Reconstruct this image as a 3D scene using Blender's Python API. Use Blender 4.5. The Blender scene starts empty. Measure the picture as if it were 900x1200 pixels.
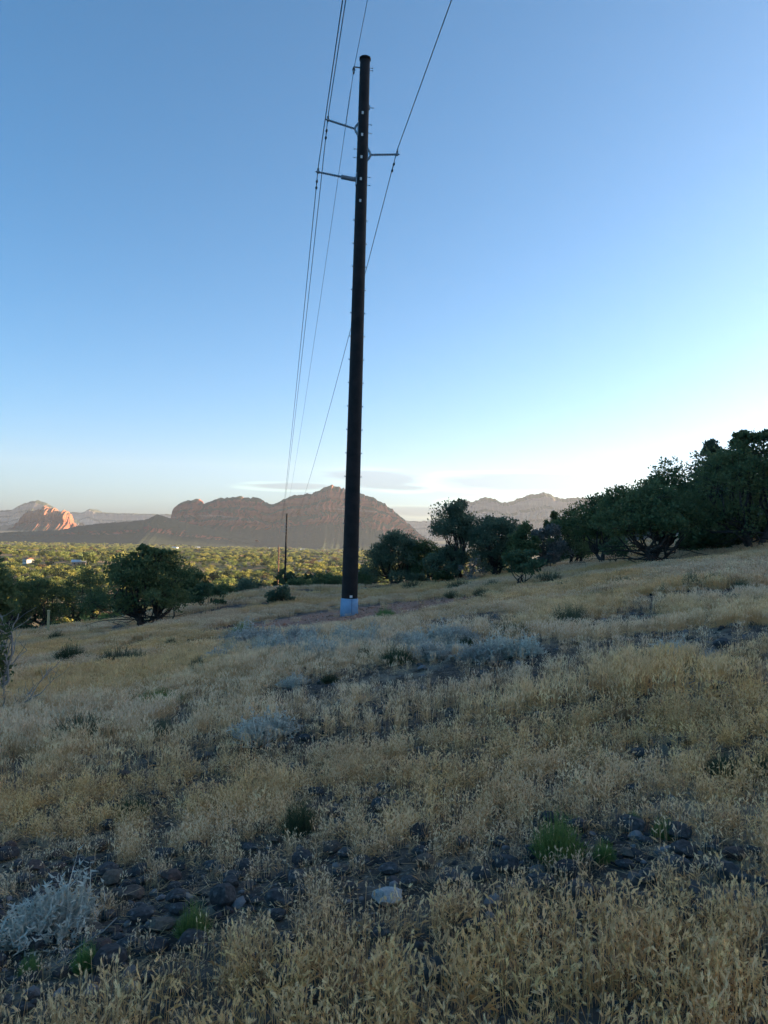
import bpy, math, random
import numpy as np
from mathutils import Matrix, Vector

sc = bpy.context.scene
COL = sc.collection
R = math.radians

# ------------------------------------------------------------------ camera
EYE = np.array([0.0, 0.0, 1.6])
PITCH, ROLL, F = math.atan(22 / 900), R(1.6), 900.0
_f = np.array([0, math.cos(PITCH), math.sin(PITCH)])
_r0 = np.array([1.0, 0, 0]); _u0 = np.array([0, -math.sin(PITCH), math.cos(PITCH)])
_r = math.cos(ROLL) * _r0 + math.sin(ROLL) * _u0
_u = -math.sin(ROLL) * _r0 + math.cos(ROLL) * _u0
cam = bpy.data.cameras.new('camera')
cam.sensor_fit = 'VERTICAL'; cam.sensor_height = 36; cam.lens = 27.0
cam.clip_start = 0.05; cam.clip_end = 60000
camo = bpy.data.objects.new('camera', cam); COL.objects.link(camo)
M = Matrix(((_r[0], _u[0], -_f[0], EYE[0]), (_r[1], _u[1], -_f[1], EYE[1]), (_r[2], _u[2], -_f[2], EYE[2]), (0, 0, 0, 1)))
camo.matrix_world = M
sc.camera = camo

# ------------------------------------------------------------------ light
SUN_EL, SUN_AZ = R(8.5), R(71)          # azimuth measured from the view direction (+Y) towards +X
sc.view_settings.view_transform = 'Standard'; sc.view_settings.look = 'None'
sc.view_settings.exposure = 2.15; sc.view_settings.gamma = 1.0
sun = bpy.data.lights.new('sun', 'SUN'); sun.energy = 5.0; sun.angle = R(0.5); sun.color = (1.0, 0.76, 0.48)
suno = bpy.data.objects.new('sun', sun); COL.objects.link(suno)
_sd = Vector((math.sin(SUN_AZ) * math.cos(SUN_EL), math.cos(SUN_AZ) * math.cos(SUN_EL), math.sin(SUN_EL)))
suno.rotation_euler = _sd.to_track_quat('Z', 'Y').to_euler()
world = bpy.data.worlds.new('World'); sc.world = world; world.use_nodes = True


class NT:
    """small helper round a node tree"""
    def __init__(s, nt): s.nt = nt; s.n = nt.nodes; s.l = nt.links
    def add(s, t, **kw):
        n = s.n.new(t)
        for k, v in kw.items(): setattr(n, k, v)
        return n
    def set(s, sock, v):
        if isinstance(v, bpy.types.NodeSocket): s.l.new(v, sock)
        elif v is not None: sock.default_value = v
    def math(s, op, a, b=None, c=None, clamp=False):
        n = s.add('ShaderNodeMath', operation=op, use_clamp=clamp)
        for i, v in enumerate((a, b, c)):
            if v is not None: s.set(n.inputs[i], v)
        return n.outputs[0]
    def mix(s, fac, a, b, blend='MIX'):
        n = s.add('ShaderNodeMix', data_type='RGBA', blend_type=blend)
        s.set(n.inputs['Factor'], fac)
        s.set(n.inputs[6], a if isinstance(a, bpy.types.NodeSocket) else (*a, 1)); s.set(n.inputs[7], b if isinstance(b, bpy.types.NodeSocket) else (*b, 1))
        return n.outputs[2]
    def noise(s, vec, scale, detail=4, rough=0.55, dist=0.0):
        n = s.add('ShaderNodeTexNoise'); s.set(n.inputs['Vector'], vec)
        n.inputs['Scale'].default_value = scale; n.inputs['Detail'].default_value = detail
        n.inputs['Roughness'].default_value = rough; n.inputs['Distortion'].default_value = dist
        return n.outputs['Fac']
    def ss(s, v, a, b):
        n = s.add('ShaderNodeMapRange', interpolation_type='SMOOTHSTEP'); s.set(n.inputs[0], v)
        n.inputs[1].default_value = a; n.inputs[2].default_value = b
        return n.outputs[0]
    def comb(s, x, y, z):
        n = s.add('ShaderNodeCombineXYZ')
        for i, v in enumerate((x, y, z)): s.set(n.inputs[i], v)
        return n.outputs[0]


w = NT(world.node_tree); w.n.clear()
sky = w.add('ShaderNodeTexSky', sky_type='NISHITA'); sky.sun_disc = False
sky.sun_elevation = SUN_EL; sky.sun_rotation = SUN_AZ
sky.altitude = 1300; sky.air_density = 0.75; sky.dust_density = 4.4; sky.ozone_density = 3.1
geo = w.add('ShaderNodeTexCoord'); sep = w.add('ShaderNodeSeparateXYZ'); w.l.new(geo.outputs['Generated'], sep.inputs[0])
el = w.math('MULTIPLY', w.math('ARCSINE', sep.outputs[2]), 57.2958)
az = w.math('MULTIPLY', w.math('ARCTAN2', sep.outputs[0], sep.outputs[1]), 57.2958)
# thin lens clouds low over the far ridges: stretched noise, denser near 3.5 degrees
cv = w.comb(w.math('MULTIPLY', az, 0.085), w.math('MULTIPLY', el, 0.62), 3.7)
n1 = w.noise(cv, 1.0, 6, 0.55, 0.5)


def lens(a0, e0, wa, we, tilt=0.0):
    """elliptic lens cloud: 1 in the middle, 0 at the rim; flat-bottomed"""
    da = w.math('SUBTRACT', az, a0)
    de = w.math('SUBTRACT', w.math('SUBTRACT', el, e0), w.math('MULTIPLY', da, tilt))
    q = w.math('ADD', w.math('POWER', w.math('DIVIDE', da, wa), 2.0), w.math('POWER', w.math('DIVIDE', de, we), 2.0))
    return w.math('SUBTRACT', 1.0, w.math('SQRT', q), clamp=True), de


LC = [(-0.5, 3.8, 5.8, 1.05, -0.05), (10.5, 3.8, 11.0, 1.05, 0.0), (-7.0, 3.1, 5.0, .45, 0.02), (2.5, 1.5, 5.0, .55, -0.03), (12, 2.2, 9.0, .8, 0.0),
      (40, 3.9, 16.0, .8, 0.0), (-62, 3.4, 18.0, .6, 0.0), (110, 4.2, 20, .9, 0.0), (-130, 3.8, 24, .8, 0.0)]
dens = None; body = None
for i, c in enumerate(LC):
    q, de = lens(*c)
    dens = q if dens is None else w.math('MAXIMUM', dens, q)
cl = w.ss(w.math('ADD', dens, w.math('MULTIPLY', w.math('SUBTRACT', n1, 0.5), 1.3)), -0.05, 0.32)
cl = w.math('MULTIPLY', cl, w.ss(dens, 0.0, 0.12))
# thick middle of a cloud is grey, thin rims let the low sun through
n2 = w.noise(w.comb(w.math('MULTIPLY', az, 0.12), w.math('MULTIPLY', el, 1.7), 9.1), 1.0, 5, 0.55, 0.4)
thick = w.ss(w.math('ADD', w.math('MULTIPLY', dens, 1.2), w.math('MULTIPLY', w.math('SUBTRACT', n2, 0.5), 1.3)), 0.20, 0.70)
skyc = w.add('ShaderNodeHueSaturation'); w.l.new(sky.outputs[0], skyc.inputs['Color'])
skyc.inputs['Hue'].default_value = 0.487; skyc.inputs['Saturation'].default_value = 1.18
skyb = skyc.outputs[0]
lit = w.mix(1.0, skyb, (1.6, 1.42, 1.2), 'MULTIPLY')
gry = w.mix(1.0, skyb, (0.70, 0.67, 0.70), 'MULTIPLY')
clc = w.mix(thick, lit, gry)
fin = w.mix(w.math('MULTIPLY', cl, 0.95), skyb, clc)
bg = w.add('ShaderNodeBackground'); w.l.new(fin, bg.inputs[0]); bg.inputs[1].default_value = 0.08
wo = w.add('ShaderNodeOutputWorld'); w.l.new(bg.outputs[0], wo.inputs[0])
sc.cycles.max_bounces = 14; sc.cycles.diffuse_bounces = 12; sc.cycles.glossy_bounces = 2; sc.cycles.transmission_bounces = 12
sc.cycles.volume_bounces = 0; sc.cycles.use_denoising = True

# ------------------------------------------------------------------ helpers
rng = np.random.default_rng(11)


def _hash(ix, iy, s):
    h = (ix.astype(np.int64) * 374761393 + iy.astype(np.int64) * 668265263 + s * 1442695041) & 0x7fffffff
    h = ((h ^ (h >> 13)) * 1274126177) & 0x7fffffff
    return ((h ^ (h >> 16)) & 0xffff) / 65535.0


def vn(x, y, s=0):
    x = np.asarray(x, float); y = np.asarray(y, float)
    ix = np.floor(x); iy = np.floor(y); fx = x - ix; fy = y - iy
    fx = fx * fx * (3 - 2 * fx); fy = fy * fy * (3 - 2 * fy)
    a = _hash(ix, iy, s); b = _hash(ix + 1, iy, s); c = _hash(ix, iy + 1, s); d = _hash(ix + 1, iy + 1, s)
    return (a * (1 - fx) + b * fx) * (1 - fy) + (c * (1 - fx) + d * fx) * fy


def fbm(x, y, s=0, o=4, g=0.5):
    t = 0; a = 1; n = 0
    for i in range(o):
        t = t + a * vn(np.asarray(x) * 2 ** i, np.asarray(y) * 2 ** i, s + 17 * i); n += a; a *= g
    return t / n


def sst(a, b, x):
    t = np.clip((np.asarray(x, float) - a) / (b - a), 0, 1)
    return t * t * (3 - 2 * t)


def gz(x, y):
    """height of the ground"""
    x = np.asarray(x, float); y = np.asarray(y, float)
    xs = np.where(x > 170, 170 + 60 * np.tanh((x - 170) / 60), x)
    z = 0.150 * xs - 0.049 * y
    z = z + 30 * np.exp(-(((x - 165) / 75) ** 2 + ((y - 165) / 95) ** 2)) + 18 * np.exp(-(((x - 190) / 90) ** 2 + ((y - 20) / 120) ** 2))
    yc = 46 + 190 * sst(6, 45, x - 0.10 * y)
    D = np.maximum(0, y - yc)
    z = z - 0.13 * D * D / (D + 30)
    z = z + 1.0 * np.exp(-(((x + 8) / 5.0) ** 2 + ((y - 52) / 15) ** 2))
    # left shoulder eases out
    L = np.maximum(0, -14 - x)
    z = z + 0.035 * L * sst(0, 30, L) * (1 - sst(40, 160, L))
    # behind the camera the slope levels out
    z = np.where(y < -30, z + 0.049 * (y + 30), z)
    und = (fbm(x * 0.12, y * 0.12, 5, 3) - .5) * 0.55 * sst(0, 6, np.hypot(x, y)) + (fbm(x * 0.7, y * 0.7, 9, 3) - .5) * 0.16
    far = np.hypot(x, y)
    und = und * (1 - sst(120, 300, far)) + (fbm(x * 0.006, y * 0.006, 3, 4) - .5) * 22 * sst(250, 900, far)
    val = -28 - 0.0205 * np.clip(far, 0, 4500)
    k = 5.0
    z2 = np.log1p(np.exp(np.clip((z - val) / k, -60, 60))) * k + val
    return z2 + und


def at(px, py, d):
    return EYE + d * (_f + (px - 450) / F * _r - (py - 600) / F * _u)


def hit(px, py, dmax=90):
    """where the sight line through a spot of the photograph meets the ground"""
    ds = np.geomspace(1.2, dmax, 900)
    P = at(px, py, 1.0) - EYE
    q = EYE[None] + ds[:, None] * P[None]
    g = q[:, 2] - gz(q[:, 0], q[:, 1])
    i = np.where(g < 0)[0]
    if len(i) == 0:
        return hit(px, py + 1, dmax)
    a, b = ds[max(i[0] - 1, 0)], ds[i[0]]
    for _ in range(30):
        m = (a + b) / 2; p = EYE + m * P
        if p[2] < gz(p[0], p[1]): b = m
        else: a = m
    return EYE + b * P


def depth(p): return float(np.dot(np.asarray(p) - EYE, _f))


class MB:
    def __init__(s): s.V = []; s.Q = []; s.T = []; s.mq = []; s.mt = []; s.tint = []; s.n = 0
    def add(s, V, Q=None, T=None, m=0, tint=None):
        V = np.asarray(V, float).reshape(-1, 3); s.V.append(V)
        if Q is not None and len(Q): Q = np.asarray(Q, int).reshape(-1, 4); s.Q.append(Q + s.n); s.mq.append(np.full(len(Q), m))
        if T is not None and len(T): T = np.asarray(T, int).reshape(-1, 3); s.T.append(T + s.n); s.mt.append(np.full(len(T), m))
        s.tint.append(np.full(len(V), 0.5) if tint is None else np.broadcast_to(np.asarray(tint, float), (len(V),)))
        s.n += len(V)
        return s
    def tube(s, P, r, k=6, m=0, cap=True):
        P = np.asarray(P, float); n = len(P); r = np.broadcast_to(np.asarray(r, float), (n,))
        t = np.gradient(P, axis=0); t /= np.linalg.norm(t, axis=1)[:, None] + 1e-12
        ref = np.array([0, 0, 1.0]) if abs(t[:, 2]).mean() < .8 else np.array([1.0, 0, 0])
        a = np.cross(t, ref); a /= np.linalg.norm(a, axis=1)[:, None] + 1e-12; b = np.cross(t, a)
        th = np.arange(k) * 2 * math.pi / k
        V = P[:, None] + r[:, None, None] * (np.cos(th)[None, :, None] * a[:, None] + np.sin(th)[None, :, None] * b[:, None])
        Q = [(i * k + j, i * k + (j + 1) % k, (i + 1) * k + (j + 1) % k, (i + 1) * k + j) for i in range(n - 1) for j in range(k)]
        V = V.reshape(-1, 3); T = []
        if cap:
            V = np.vstack([V, P[0], P[-1]]); c0, c1 = n * k, n * k + 1
            T = [(c0, (j + 1) % k, j) for j in range(k)] + [(c1, (n - 1) * k + j, (n - 1) * k + (j + 1) % k) for j in range(k)]
        return s.add(V, Q, T, m)
    def box(s, c, d, m=0, rot=0.0):
        x, y, z = [v / 2 for v in d]
        V = np.array([(-x, -y, -z), (x, -y, -z), (x, y, -z), (-x, y, -z), (-x, -y, z), (x, -y, z), (x, y, z), (-x, y, z)])
        if rot: ca, sa = math.cos(rot), math.sin(rot); V = V @ np.array([[ca, sa, 0], [-sa, ca, 0], [0, 0, 1]])
        return s.add(V + np.asarray(c), [(0, 3, 2, 1), (4, 5, 6, 7), (0, 1, 5, 4), (1, 2, 6, 5), (2, 3, 7, 6), (3, 0, 4, 7)], m=m)
    def mesh(s, name, mats, smooth=False, tint=False):
        me = bpy.data.meshes.new(name)
        V = np.vstack(s.V); me.vertices.add(len(V)); me.vertices.foreach_set('co', V.ravel())
        Q = np.vstack(s.Q) if s.Q else np.zeros((0, 4), int); T = np.vstack(s.T) if s.T else np.zeros((0, 3), int)
        li = np.concatenate([Q.ravel(), T.ravel()]).astype(np.int32)
        st = np.concatenate([np.arange(len(Q)) * 4, len(Q) * 4 + np.arange(len(T)) * 3]).astype(np.int32)
        me.loops.add(len(li)); me.loops.foreach_set('vertex_index', li)
        me.polygons.add(len(st)); me.polygons.foreach_set('loop_start', st)
        mi = np.concatenate([np.concatenate(s.mq) if s.mq else np.zeros(0), np.concatenate(s.mt) if s.mt else np.zeros(0)]).astype(np.int32)
        me.polygons.foreach_set('material_index', mi)
        me.polygons.foreach_set('use_smooth', np.full(len(st), bool(smooth)))
        for m in (mats if isinstance(mats, (list, tuple)) else [mats]): me.materials.append(m)
        if tint:
            at_ = me.attributes.new('tint', 'FLOAT', 'POINT'); at_.data.foreach_set('value', np.concatenate(s.tint).astype(np.float32))
        me.update(calc_edges=True); me.validate()
        return me


def link(name, data, parent=None, loc=None, rotz=None, scale=None):
    o = bpy.data.objects.new(name, data); COL.objects.link(o)
    if parent is not None: o.parent = parent
    if loc is not None: o.location = tuple(float(v) for v in loc)
    if rotz is not None: o.rotation_euler = (0, 0, rotz)
    if scale is not None: o.scale = scale if isinstance(scale, (tuple, list)) else (scale,) * 3
    return o


def tag(o, label=None, cat=None, group=None, kind=None):
    if label: o['label'] = label
    if cat: o['category'] = cat
    if group: o['group'] = group
    if kind: o['kind'] = kind
    return o


def thing(name, label, cat, loc=(0, 0, 0), rotz=0, group=None):
    return tag(link(name, None, None, loc, rotz), label, cat, group)


def copy_tree(o, loc, rotz, scale, label=None, group=None):
    c = o.copy(); COL.objects.link(c); c.location = tuple(float(v) for v in loc); c.rotation_euler = (0, 0, rotz); c.scale = scale
    if label: c['label'] = label
    if group: c['group'] = group
    for ch in o.children:
        d = ch.copy(); COL.objects.link(d); d.parent = c
    return c


# ------------------------------------------------------------------ materials
def material(name, c1, c2, scale=8.0, rough=0.85, detail=5, bump=0.0, bscale=None, spec=0.3, coord='Object', transl=0.0, tint=False, rand=0.0, c3=None, s3=2.0, metal=0.0):
    m = bpy.data.materials.new(name); m.use_nodes = True
    t = NT(m.node_tree); t.n.clear()
    tc = t.add('ShaderNodeTexCoord').outputs[coord]
    fac = t.ss(t.noise(tc, scale, detail, 0.6), 0.3, 0.7)
    if tint:
        a = t.add('ShaderNodeAttribute', attribute_name='tint')
        fac = t.math('ADD', t.math('MULTIPLY', fac, 0.45), t.math('MULTIPLY', a.outputs['Fac'], 0.6), clamp=True)
    col = t.mix(fac, c1, c2)
    if c3 is not None: col = t.mix(t.ss(t.noise(tc, s3, 4), 0.52, 0.72), col, c3)
    if rand:
        oi = t.add('ShaderNodeObjectInfo').outputs['Random']
        hs = t.add('ShaderNodeHueSaturation'); t.l.new(col, hs.inputs['Color'])
        t.l.new(t.math('MULTIPLY_ADD', oi, rand, 1 - rand / 2), hs.inputs['Value'])
        t.l.new(t.math('MULTIPLY_ADD', oi, 0.04, 0.48), hs.inputs['Hue'])
        col = hs.outputs[0]
    p = t.add('ShaderNodeBsdfPrincipled'); t.l.new(col, p.inputs['Base Color'])
    p.inputs['Roughness'].default_value = rough; p.inputs['Specular IOR Level'].default_value = spec; p.inputs['Metallic'].default_value = metal
    if bump:
        b = t.add('ShaderNodeBump'); b.inputs['Strength'].default_value = bump
        t.l.new(t.noise(tc, bscale or scale * 3, 6), b.inputs['Height']); t.l.new(b.outputs[0], p.inputs['Normal'])
    out = t.add('ShaderNodeOutputMaterial'); sh = p.outputs[0]
    if transl:
        tr = t.add('ShaderNodeBsdfTranslucent'); t.l.new(col, tr.inputs[0])
        mx = t.add('ShaderNodeMixShader'); mx.inputs[0].default_value = transl
        t.l.new(sh, mx.inputs[1]); t.l.new(tr.outputs[0], mx.inputs[2]); sh = mx.outputs[0]
    t.l.new(sh, out.inputs[0])
    return m


def inst_material(name, col, rough=0.8, transl=0.3, attr='tint', var=0.25):
    """colour multiplied by the tint carried by each instance"""
    m = bpy.data.materials.new(name); m.use_nodes = True
    t = NT(m.node_tree); t.n.clear()
    a = t.add('ShaderNodeAttribute', attribute_name=attr, attribute_type='INSTANCER')
    tc = t.add('ShaderNodeTexCoord').outputs['Object']
    c = t.mix(1.0, a.outputs['Color'], col, 'MULTIPLY')
    v = t.math('MULTIPLY_ADD', t.noise(tc, 12.0, 3), var * 2, 1 - var)
    g = t.comb(v, v, v)
    c = t.mix(1.0, c, g, 'MULTIPLY')
    p = t.add('ShaderNodeBsdfPrincipled'); t.l.new(c, p.inputs['Base Color']); p.inputs['Roughness'].default_value = rough
    p.inputs['Specular IOR Level'].default_value = 0.25
    out = t.add('ShaderNodeOutputMaterial')
    tr = t.add('ShaderNodeBsdfTranslucent'); t.l.new(c, tr.inputs[0])
    mx = t.add('ShaderNodeMixShader'); mx.inputs[0].default_value = transl
    t.l.new(p.outputs[0], mx.inputs[1]); t.l.new(tr.outputs[0], mx.inputs[2]); t.l.new(mx.outputs[0], out.inputs[0])
    return m


POLE = hit(409, 721)
MAT = {}
MAT['juniper'] = material('juniper_leaf', (.085, .120, .052), (.185, .215, .088), 1.4, 0.75, tint=True, transl=.42)
MAT['juniper_blue'] = material('blue_juniper_leaf', (.090, .128, .080), (.185, .220, .130), 1.4, 0.75, tint=True, transl=.42)
MAT['light_leaf'] = material('light_green_leaf', (.06, .10, .05), (.13, .18, .09), 2.0, 0.75, tint=True, transl=.25)
MAT['grey_twig'] = material('grey_twig', (.14, .125, .10), (.25, .225, .185), 6, 0.9, tint=True)
MAT['bark'] = material('bark', (.035, .028, .024), (.09, .075, .065), 9, 0.95, bump=.5, bscale=30)
MAT['dead_wood'] = material('dead_wood', (.23, .21, .19), (.40, .37, .34), 9, 0.95, bump=.3)
MAT['sage'] = material('grey_sage', (.27, .25, .21), (.70, .66, .56), 9, 0.9, tint=True, transl=.2, rand=.3)
MAT['green_stem'] = material('green_stem', (.07, .13, .03), (.22, .31, .09), 9, 0.8, tint=True, transl=.25, rand=.25)
MAT['dark_stem'] = material('dark_stem', (.035, .05, .025), (.10, .12, .06), 9, 0.85, tint=True, transl=.2, rand=.3)
MAT['olive_stem'] = material('olive_stem', (.09, .10, .05), (.20, .20, .12), 9, 0.85, tint=True, transl=.2, rand=.3)
MAT['basalt'] = material('basalt', (.030, .028, .029), (.075, .068, .066), 7, 0.9, bump=.6, bscale=25, c3=(.13, .125, .12), s3=5, rand=.5)
MAT['brown_rock'] = material('brown_rock', (.06, .042, .034), (.13, .09, .07), 7, 0.9, bump=.6, bscale=25, rand=.4)
MAT['pale_rock'] = material('pale_rock', (.26, .245, .23), (.44, .42, .39), 9, 0.9, bump=.6, bscale=30, c3=(.18, .17, .17), s3=9)
MAT['rust_rock'] = material('rust_rock', (.16, .07, .03), (.30, .15, .06), 9, 0.9, bump=.5)


# ground: stony soil with straw litter, red earth thrown up round the pole, scrubby valley floor
def ground_material():
    m = bpy.data.materials.new('ground'); m.use_nodes = True
    t = NT(m.node_tree); t.n.clear()
    pos = t.add('ShaderNodeNewGeometry').outputs['Position']; s = t.add('ShaderNodeSeparateXYZ'); t.l.new(pos, s.inputs[0])
    n_big = t.noise(pos, 0.8, 5); n_mid = t.noise(pos, 6, 5); n_fine = t.noise(pos, 45, 4, .65)
    soil = t.mix(t.ss(n_mid, .35, .65), (.050, .038, .032), (.115, .088, .072))
    soil = t.mix(t.ss(n_fine, .56, .68), soil, (.30, .26, .21))
    straw = t.mix(n_fine, (.10, .08, .06), (.36, .30, .22))
    c = t.mix(t.ss(t.math('ADD', n_big, t.math('MULTIPLY', t.math('SUBTRACT', n_mid, .5), .6)), .50, .72), soil, straw)
    # red earth round the pole: long mound
    dx = t.math('DIVIDE', t.math('SUBTRACT', s.outputs[0], float(POLE[0]) + .35), 4.2)
    dy = t.math('DIVIDE', t.math('SUBTRACT', s.outputs[1], float(POLE[1]) - 1.0), 4.2)
    q = t.math('ADD', t.math('MULTIPLY', dx, dx), t.math('MULTIPLY', dy, dy))
    q = t.math('ADD', q, t.math('MULTIPLY', t.math('SUBTRACT', n_mid, .5), 1.6))
    red = t.mix(t.ss(n_fine, .4, .65), (.34, .14, .085), (.52, .29, .20))
    c = t.mix(t.math('SUBTRACT', 1.0, t.ss(q, .8, 1.4)), c, red)
    # far ground: red earth and scrub
    d = t.math('SQRT', t.math('ADD', t.math('MULTIPLY', s.outputs[0], s.outputs[0]), t.math('MULTIPLY', s.outputs[1], s.outputs[1])))
    far = t.mix(t.ss(t.noise(pos, 0.02, 8, .65), .40, .56), (.34, .20, .11), (.13, .13, .055))
    far = t.mix(t.ss(t.noise(pos, 0.09, 5, .6), .45, .6), far, (.055, .07, .03))
    c = t.mix(t.ss(d, 90, 190), c, far)
    p = t.add('ShaderNodeBsdfPrincipled'); t.l.new(c, p.inputs['Base Color']); p.inputs['Roughness'].default_value = .95; p.inputs['Specular IOR Level'].default_value = .15
    b = t.add('ShaderNodeBump'); b.inputs['Strength'].default_value = .8; b.inputs['Distance'].default_value = .04
    t.l.new(t.math('ADD', n_mid, t.math('MULTIPLY', n_fine, .4)), b.inputs['Height']); t.l.new(b.outputs[0], p.inputs['Normal'])
    o = t.add('ShaderNodeOutputMaterial'); t.l.new(p.outputs[0], o.inputs[0])
    return m


MAT['ground'] = ground_material()


def rock_material(name, cols, sc_, veg=(.05, .06, .035), vegamt=(.50, .78)):
    """red-rock strata by height, scrub where the slope is gentle"""
    m = bpy.data.materials.new(name); m.use_nodes = True
    t = NT(m.node_tree); t.n.clear()
    g = t.add('ShaderNodeNewGeometry'); pos = g.outputs['Position']; s = t.add('ShaderNodeSeparateXYZ'); t.l.new(pos, s.inputs[0])
    nn = t.add('ShaderNodeSeparateXYZ'); t.l.new(g.outputs['Normal'], nn.inputs[0])
    wob = t.noise(pos, .002, 3)
    zz = t.math('ADD', s.outputs[2], t.math('MULTIPLY', wob, 60.0))
    st = t.noise(t.comb(t.math('MULTIPLY', s.outputs[0], .0006), 0.0, t.math('MULTIPLY', zz, sc_)), 1.0, 5, .6)
    fine = t.noise(pos, .02, 5)
    c = t.mix(t.ss(st, .40, .54), cols[0], cols[1]); c = t.mix(t.ss(st, .56, .64), c, cols[2])
    c = t.mix(t.math('MULTIPLY', fine, .4), c, cols[0])
    v = t.ss(t.math('ADD', nn.outputs[2], t.math('MULTIPLY', t.math('SUBTRACT', t.noise(pos, .03, 6, .65), .5), .9)), *vegamt)
    c = t.mix(v, c, veg)
    p = t.add('ShaderNodeBsdfPrincipled'); t.l.new(c, p.inputs['Base Color']); p.inputs['Roughness'].default_value = .95; p.inputs['Specular IOR Level'].default_value = .1
    b = t.add('ShaderNodeBump'); b.inputs['Strength'].default_value = .6; b.inputs['Distance'].default_value = 12
    t.l.new(t.noise(pos, .03, 6), b.inputs['Height']); t.l.new(b.outputs[0], p.inputs['Normal'])
    o = t.add('ShaderNodeOutputMaterial'); t.l.new(p.outputs[0], o.inputs[0])
    return m


MAT['red_rock'] = rock_material('red_rock', ((.23, .075, .05), (.37, .13, .08), (.46, .25, .18)), .022)
MAT['butte_rock'] = rock_material('butte_rock', ((.25, .09, .05), (.36, .14, .075), (.40, .20, .12)), .018, vegamt=(.62, .85))
MAT['pale_cliff'] = rock_material('pale_cliff', ((.26, .19, .16), (.36, .27, .22), (.44, .36, .30)), .012)

# ------------------------------------------------------------------ ground sheet
ang = np.concatenate([np.linspace(-180, -40, 66)[:-1], np.linspace(-40, 40, 321)[:-1], np.linspace(40, 180, 67)[:-1]])
rad = np.geomspace(0.4, 13000, 270)
A, RR = np.meshgrid(np.radians(ang), rad)
X = RR * np.sin(A); Y = RR * np.cos(A); Z = gz(X, Y)
na = len(ang)
V = np.stack([X, Y, Z], -1).reshape(-1, 3)
i = np.arange(len(rad) - 1)[:, None]; j = np.arange(na)[None]; j2 = (j + 1) % na
Q = np.stack([i * na + j, i * na + j2, (i + 1) * na + j2, (i + 1) * na + j], -1).reshape(-1, 4)[:, ::-1]
mb = MB(); V = np.vstack([V, [0, 0, float(gz(0, 0))]])
mb.add(V, Q, [(len(V) - 1, k, (k + 1) % na) for k in range(na)][::1])
tag(link('ground', mb.mesh('ground', MAT['ground'], True)), 'dry grassy hillside falling away to a wooded valley floor', 'ground', kind='structure')


# ------------------------------------------------------------------ mountains
PROF = {  # depth (share of the half width, front negative), height share: foot, talus, cliff bands, top, back
    'ridge': [(-1, 0), (-.78, .10), (-.55, .26), (-.40, .40), (-.36, .52), (-.27, .57), (-.235, .72), (-.17, .77), (-.15, .92), (-.06, .97), (0, 1), (.15, .96), (.5, .5), (1, 0)],
    'butte': [(-1, 0), (-.7, .18), (-.45, .36), (-.36, .42), (-.33, .62), (-.30, .82), (-.22, .90), (-.14, .97), (0, 1), (.14, .97), (.3, .8), (.36, .42), (.6, .2), (1, 0)],
    'mesa': [(-1, 0), (-.6, .30), (-.42, .48), (-.38, .72), (-.30, .78), (-.27, .96), (-.2, 1), (0, 1), (.3, .99), (.5, .5), (1, 0)],
    'bench': [(-1, 0), (-.7, .2), (-.5, .42), (-.42, .62), (-.25, .78), (-.1, .95), (0, 1), (.3, .9), (1, 0)],
}


def mountain(name, label, outline, D, foot_y, W, prof, mat, n=260, rough=1.0, bfreq=1.0, seed=0, cat='mountain'):
    o = np.array(outline, float)
    x = np.linspace(o[0, 0], o[-1, 0], n); y = np.interp(x, o[:, 0], o[:, 1])
    fr = (x - x[0]) / (x[-1] - x[0])
    y = y + (fbm(x * .35, x * 0 + seed, seed, 3) - .5) * 4.5 * rough * sst(0, .05, fr) * (1 - sst(.95, 1, fr))
    top = np.array([at(a, b, D) for a, b in zip(x, y)])
    zb = float(at(450, foot_y, D)[2])
    pf = np.array(PROF[prof]); nv = 64
    s = np.linspace(0, len(pf) - 1, nv)
    dd = np.interp(s, np.arange(len(pf)), pf[:, 0]); hh = np.interp(s, np.arange(len(pf)), pf[:, 1])
    H = np.maximum(top[:, 2] - zb, 5)
    Wc = W * (0.35 + 0.65 * np.clip(H / H.max(), 0, 1))
    U = top[:, 0] / W; DD, UU = np.meshgrid(dd, U, indexing='ij'); HH = np.meshgrid(hh, U, indexing='ij')[0]
    but = (fbm(UU * 7 * bfreq, HH * 1.3 + DD * .6, seed + 3, 5, .6) - .5) * .40 + (np.abs(fbm(UU * 15 * bfreq, HH * .8, seed + 8, 3) - .5) * 2 - .3) * .16
    mid = np.clip(np.sin(np.clip(HH, 0, 1) * math.pi) * 1.1, 0, 1) * (.25 + .75 * sst(.22, .5, HH)) * (1 - np.exp(-((DD) / .12) ** 2))
    Yv = top[:, 1][None] + (DD - np.sign(DD + 1e-6) * but * mid * rough * .8) * Wc[None]
    Xv = top[:, 0][None] * Yv / top[:, 1][None] * .25 + top[:, 0][None] * .75 + (fbm(UU * 5, HH * 4, seed + 21, 3) - .5) * .12 * W * mid
    hz = np.clip(HH + (fbm(UU * 9, DD * 5, seed + 31, 3) - .5) * .06 * mid, 0, None)
    Zv = zb - 15 + hz * (H[None] + 15)
    V = np.stack([Xv, Yv, Zv], -1).reshape(-1, 3)
    i = np.arange(nv - 1)[:, None]; j = np.arange(n - 1)[None]
    Q = np.stack([i * n + j, i * n + j + 1, (i + 1) * n + j + 1, (i + 1) * n + j], -1).reshape(-1, 4)
    b = MB().add(V, Q)
    return tag(link(name, b.mesh(name, MAT[mat], False)), label, cat, kind='structure')


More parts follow.
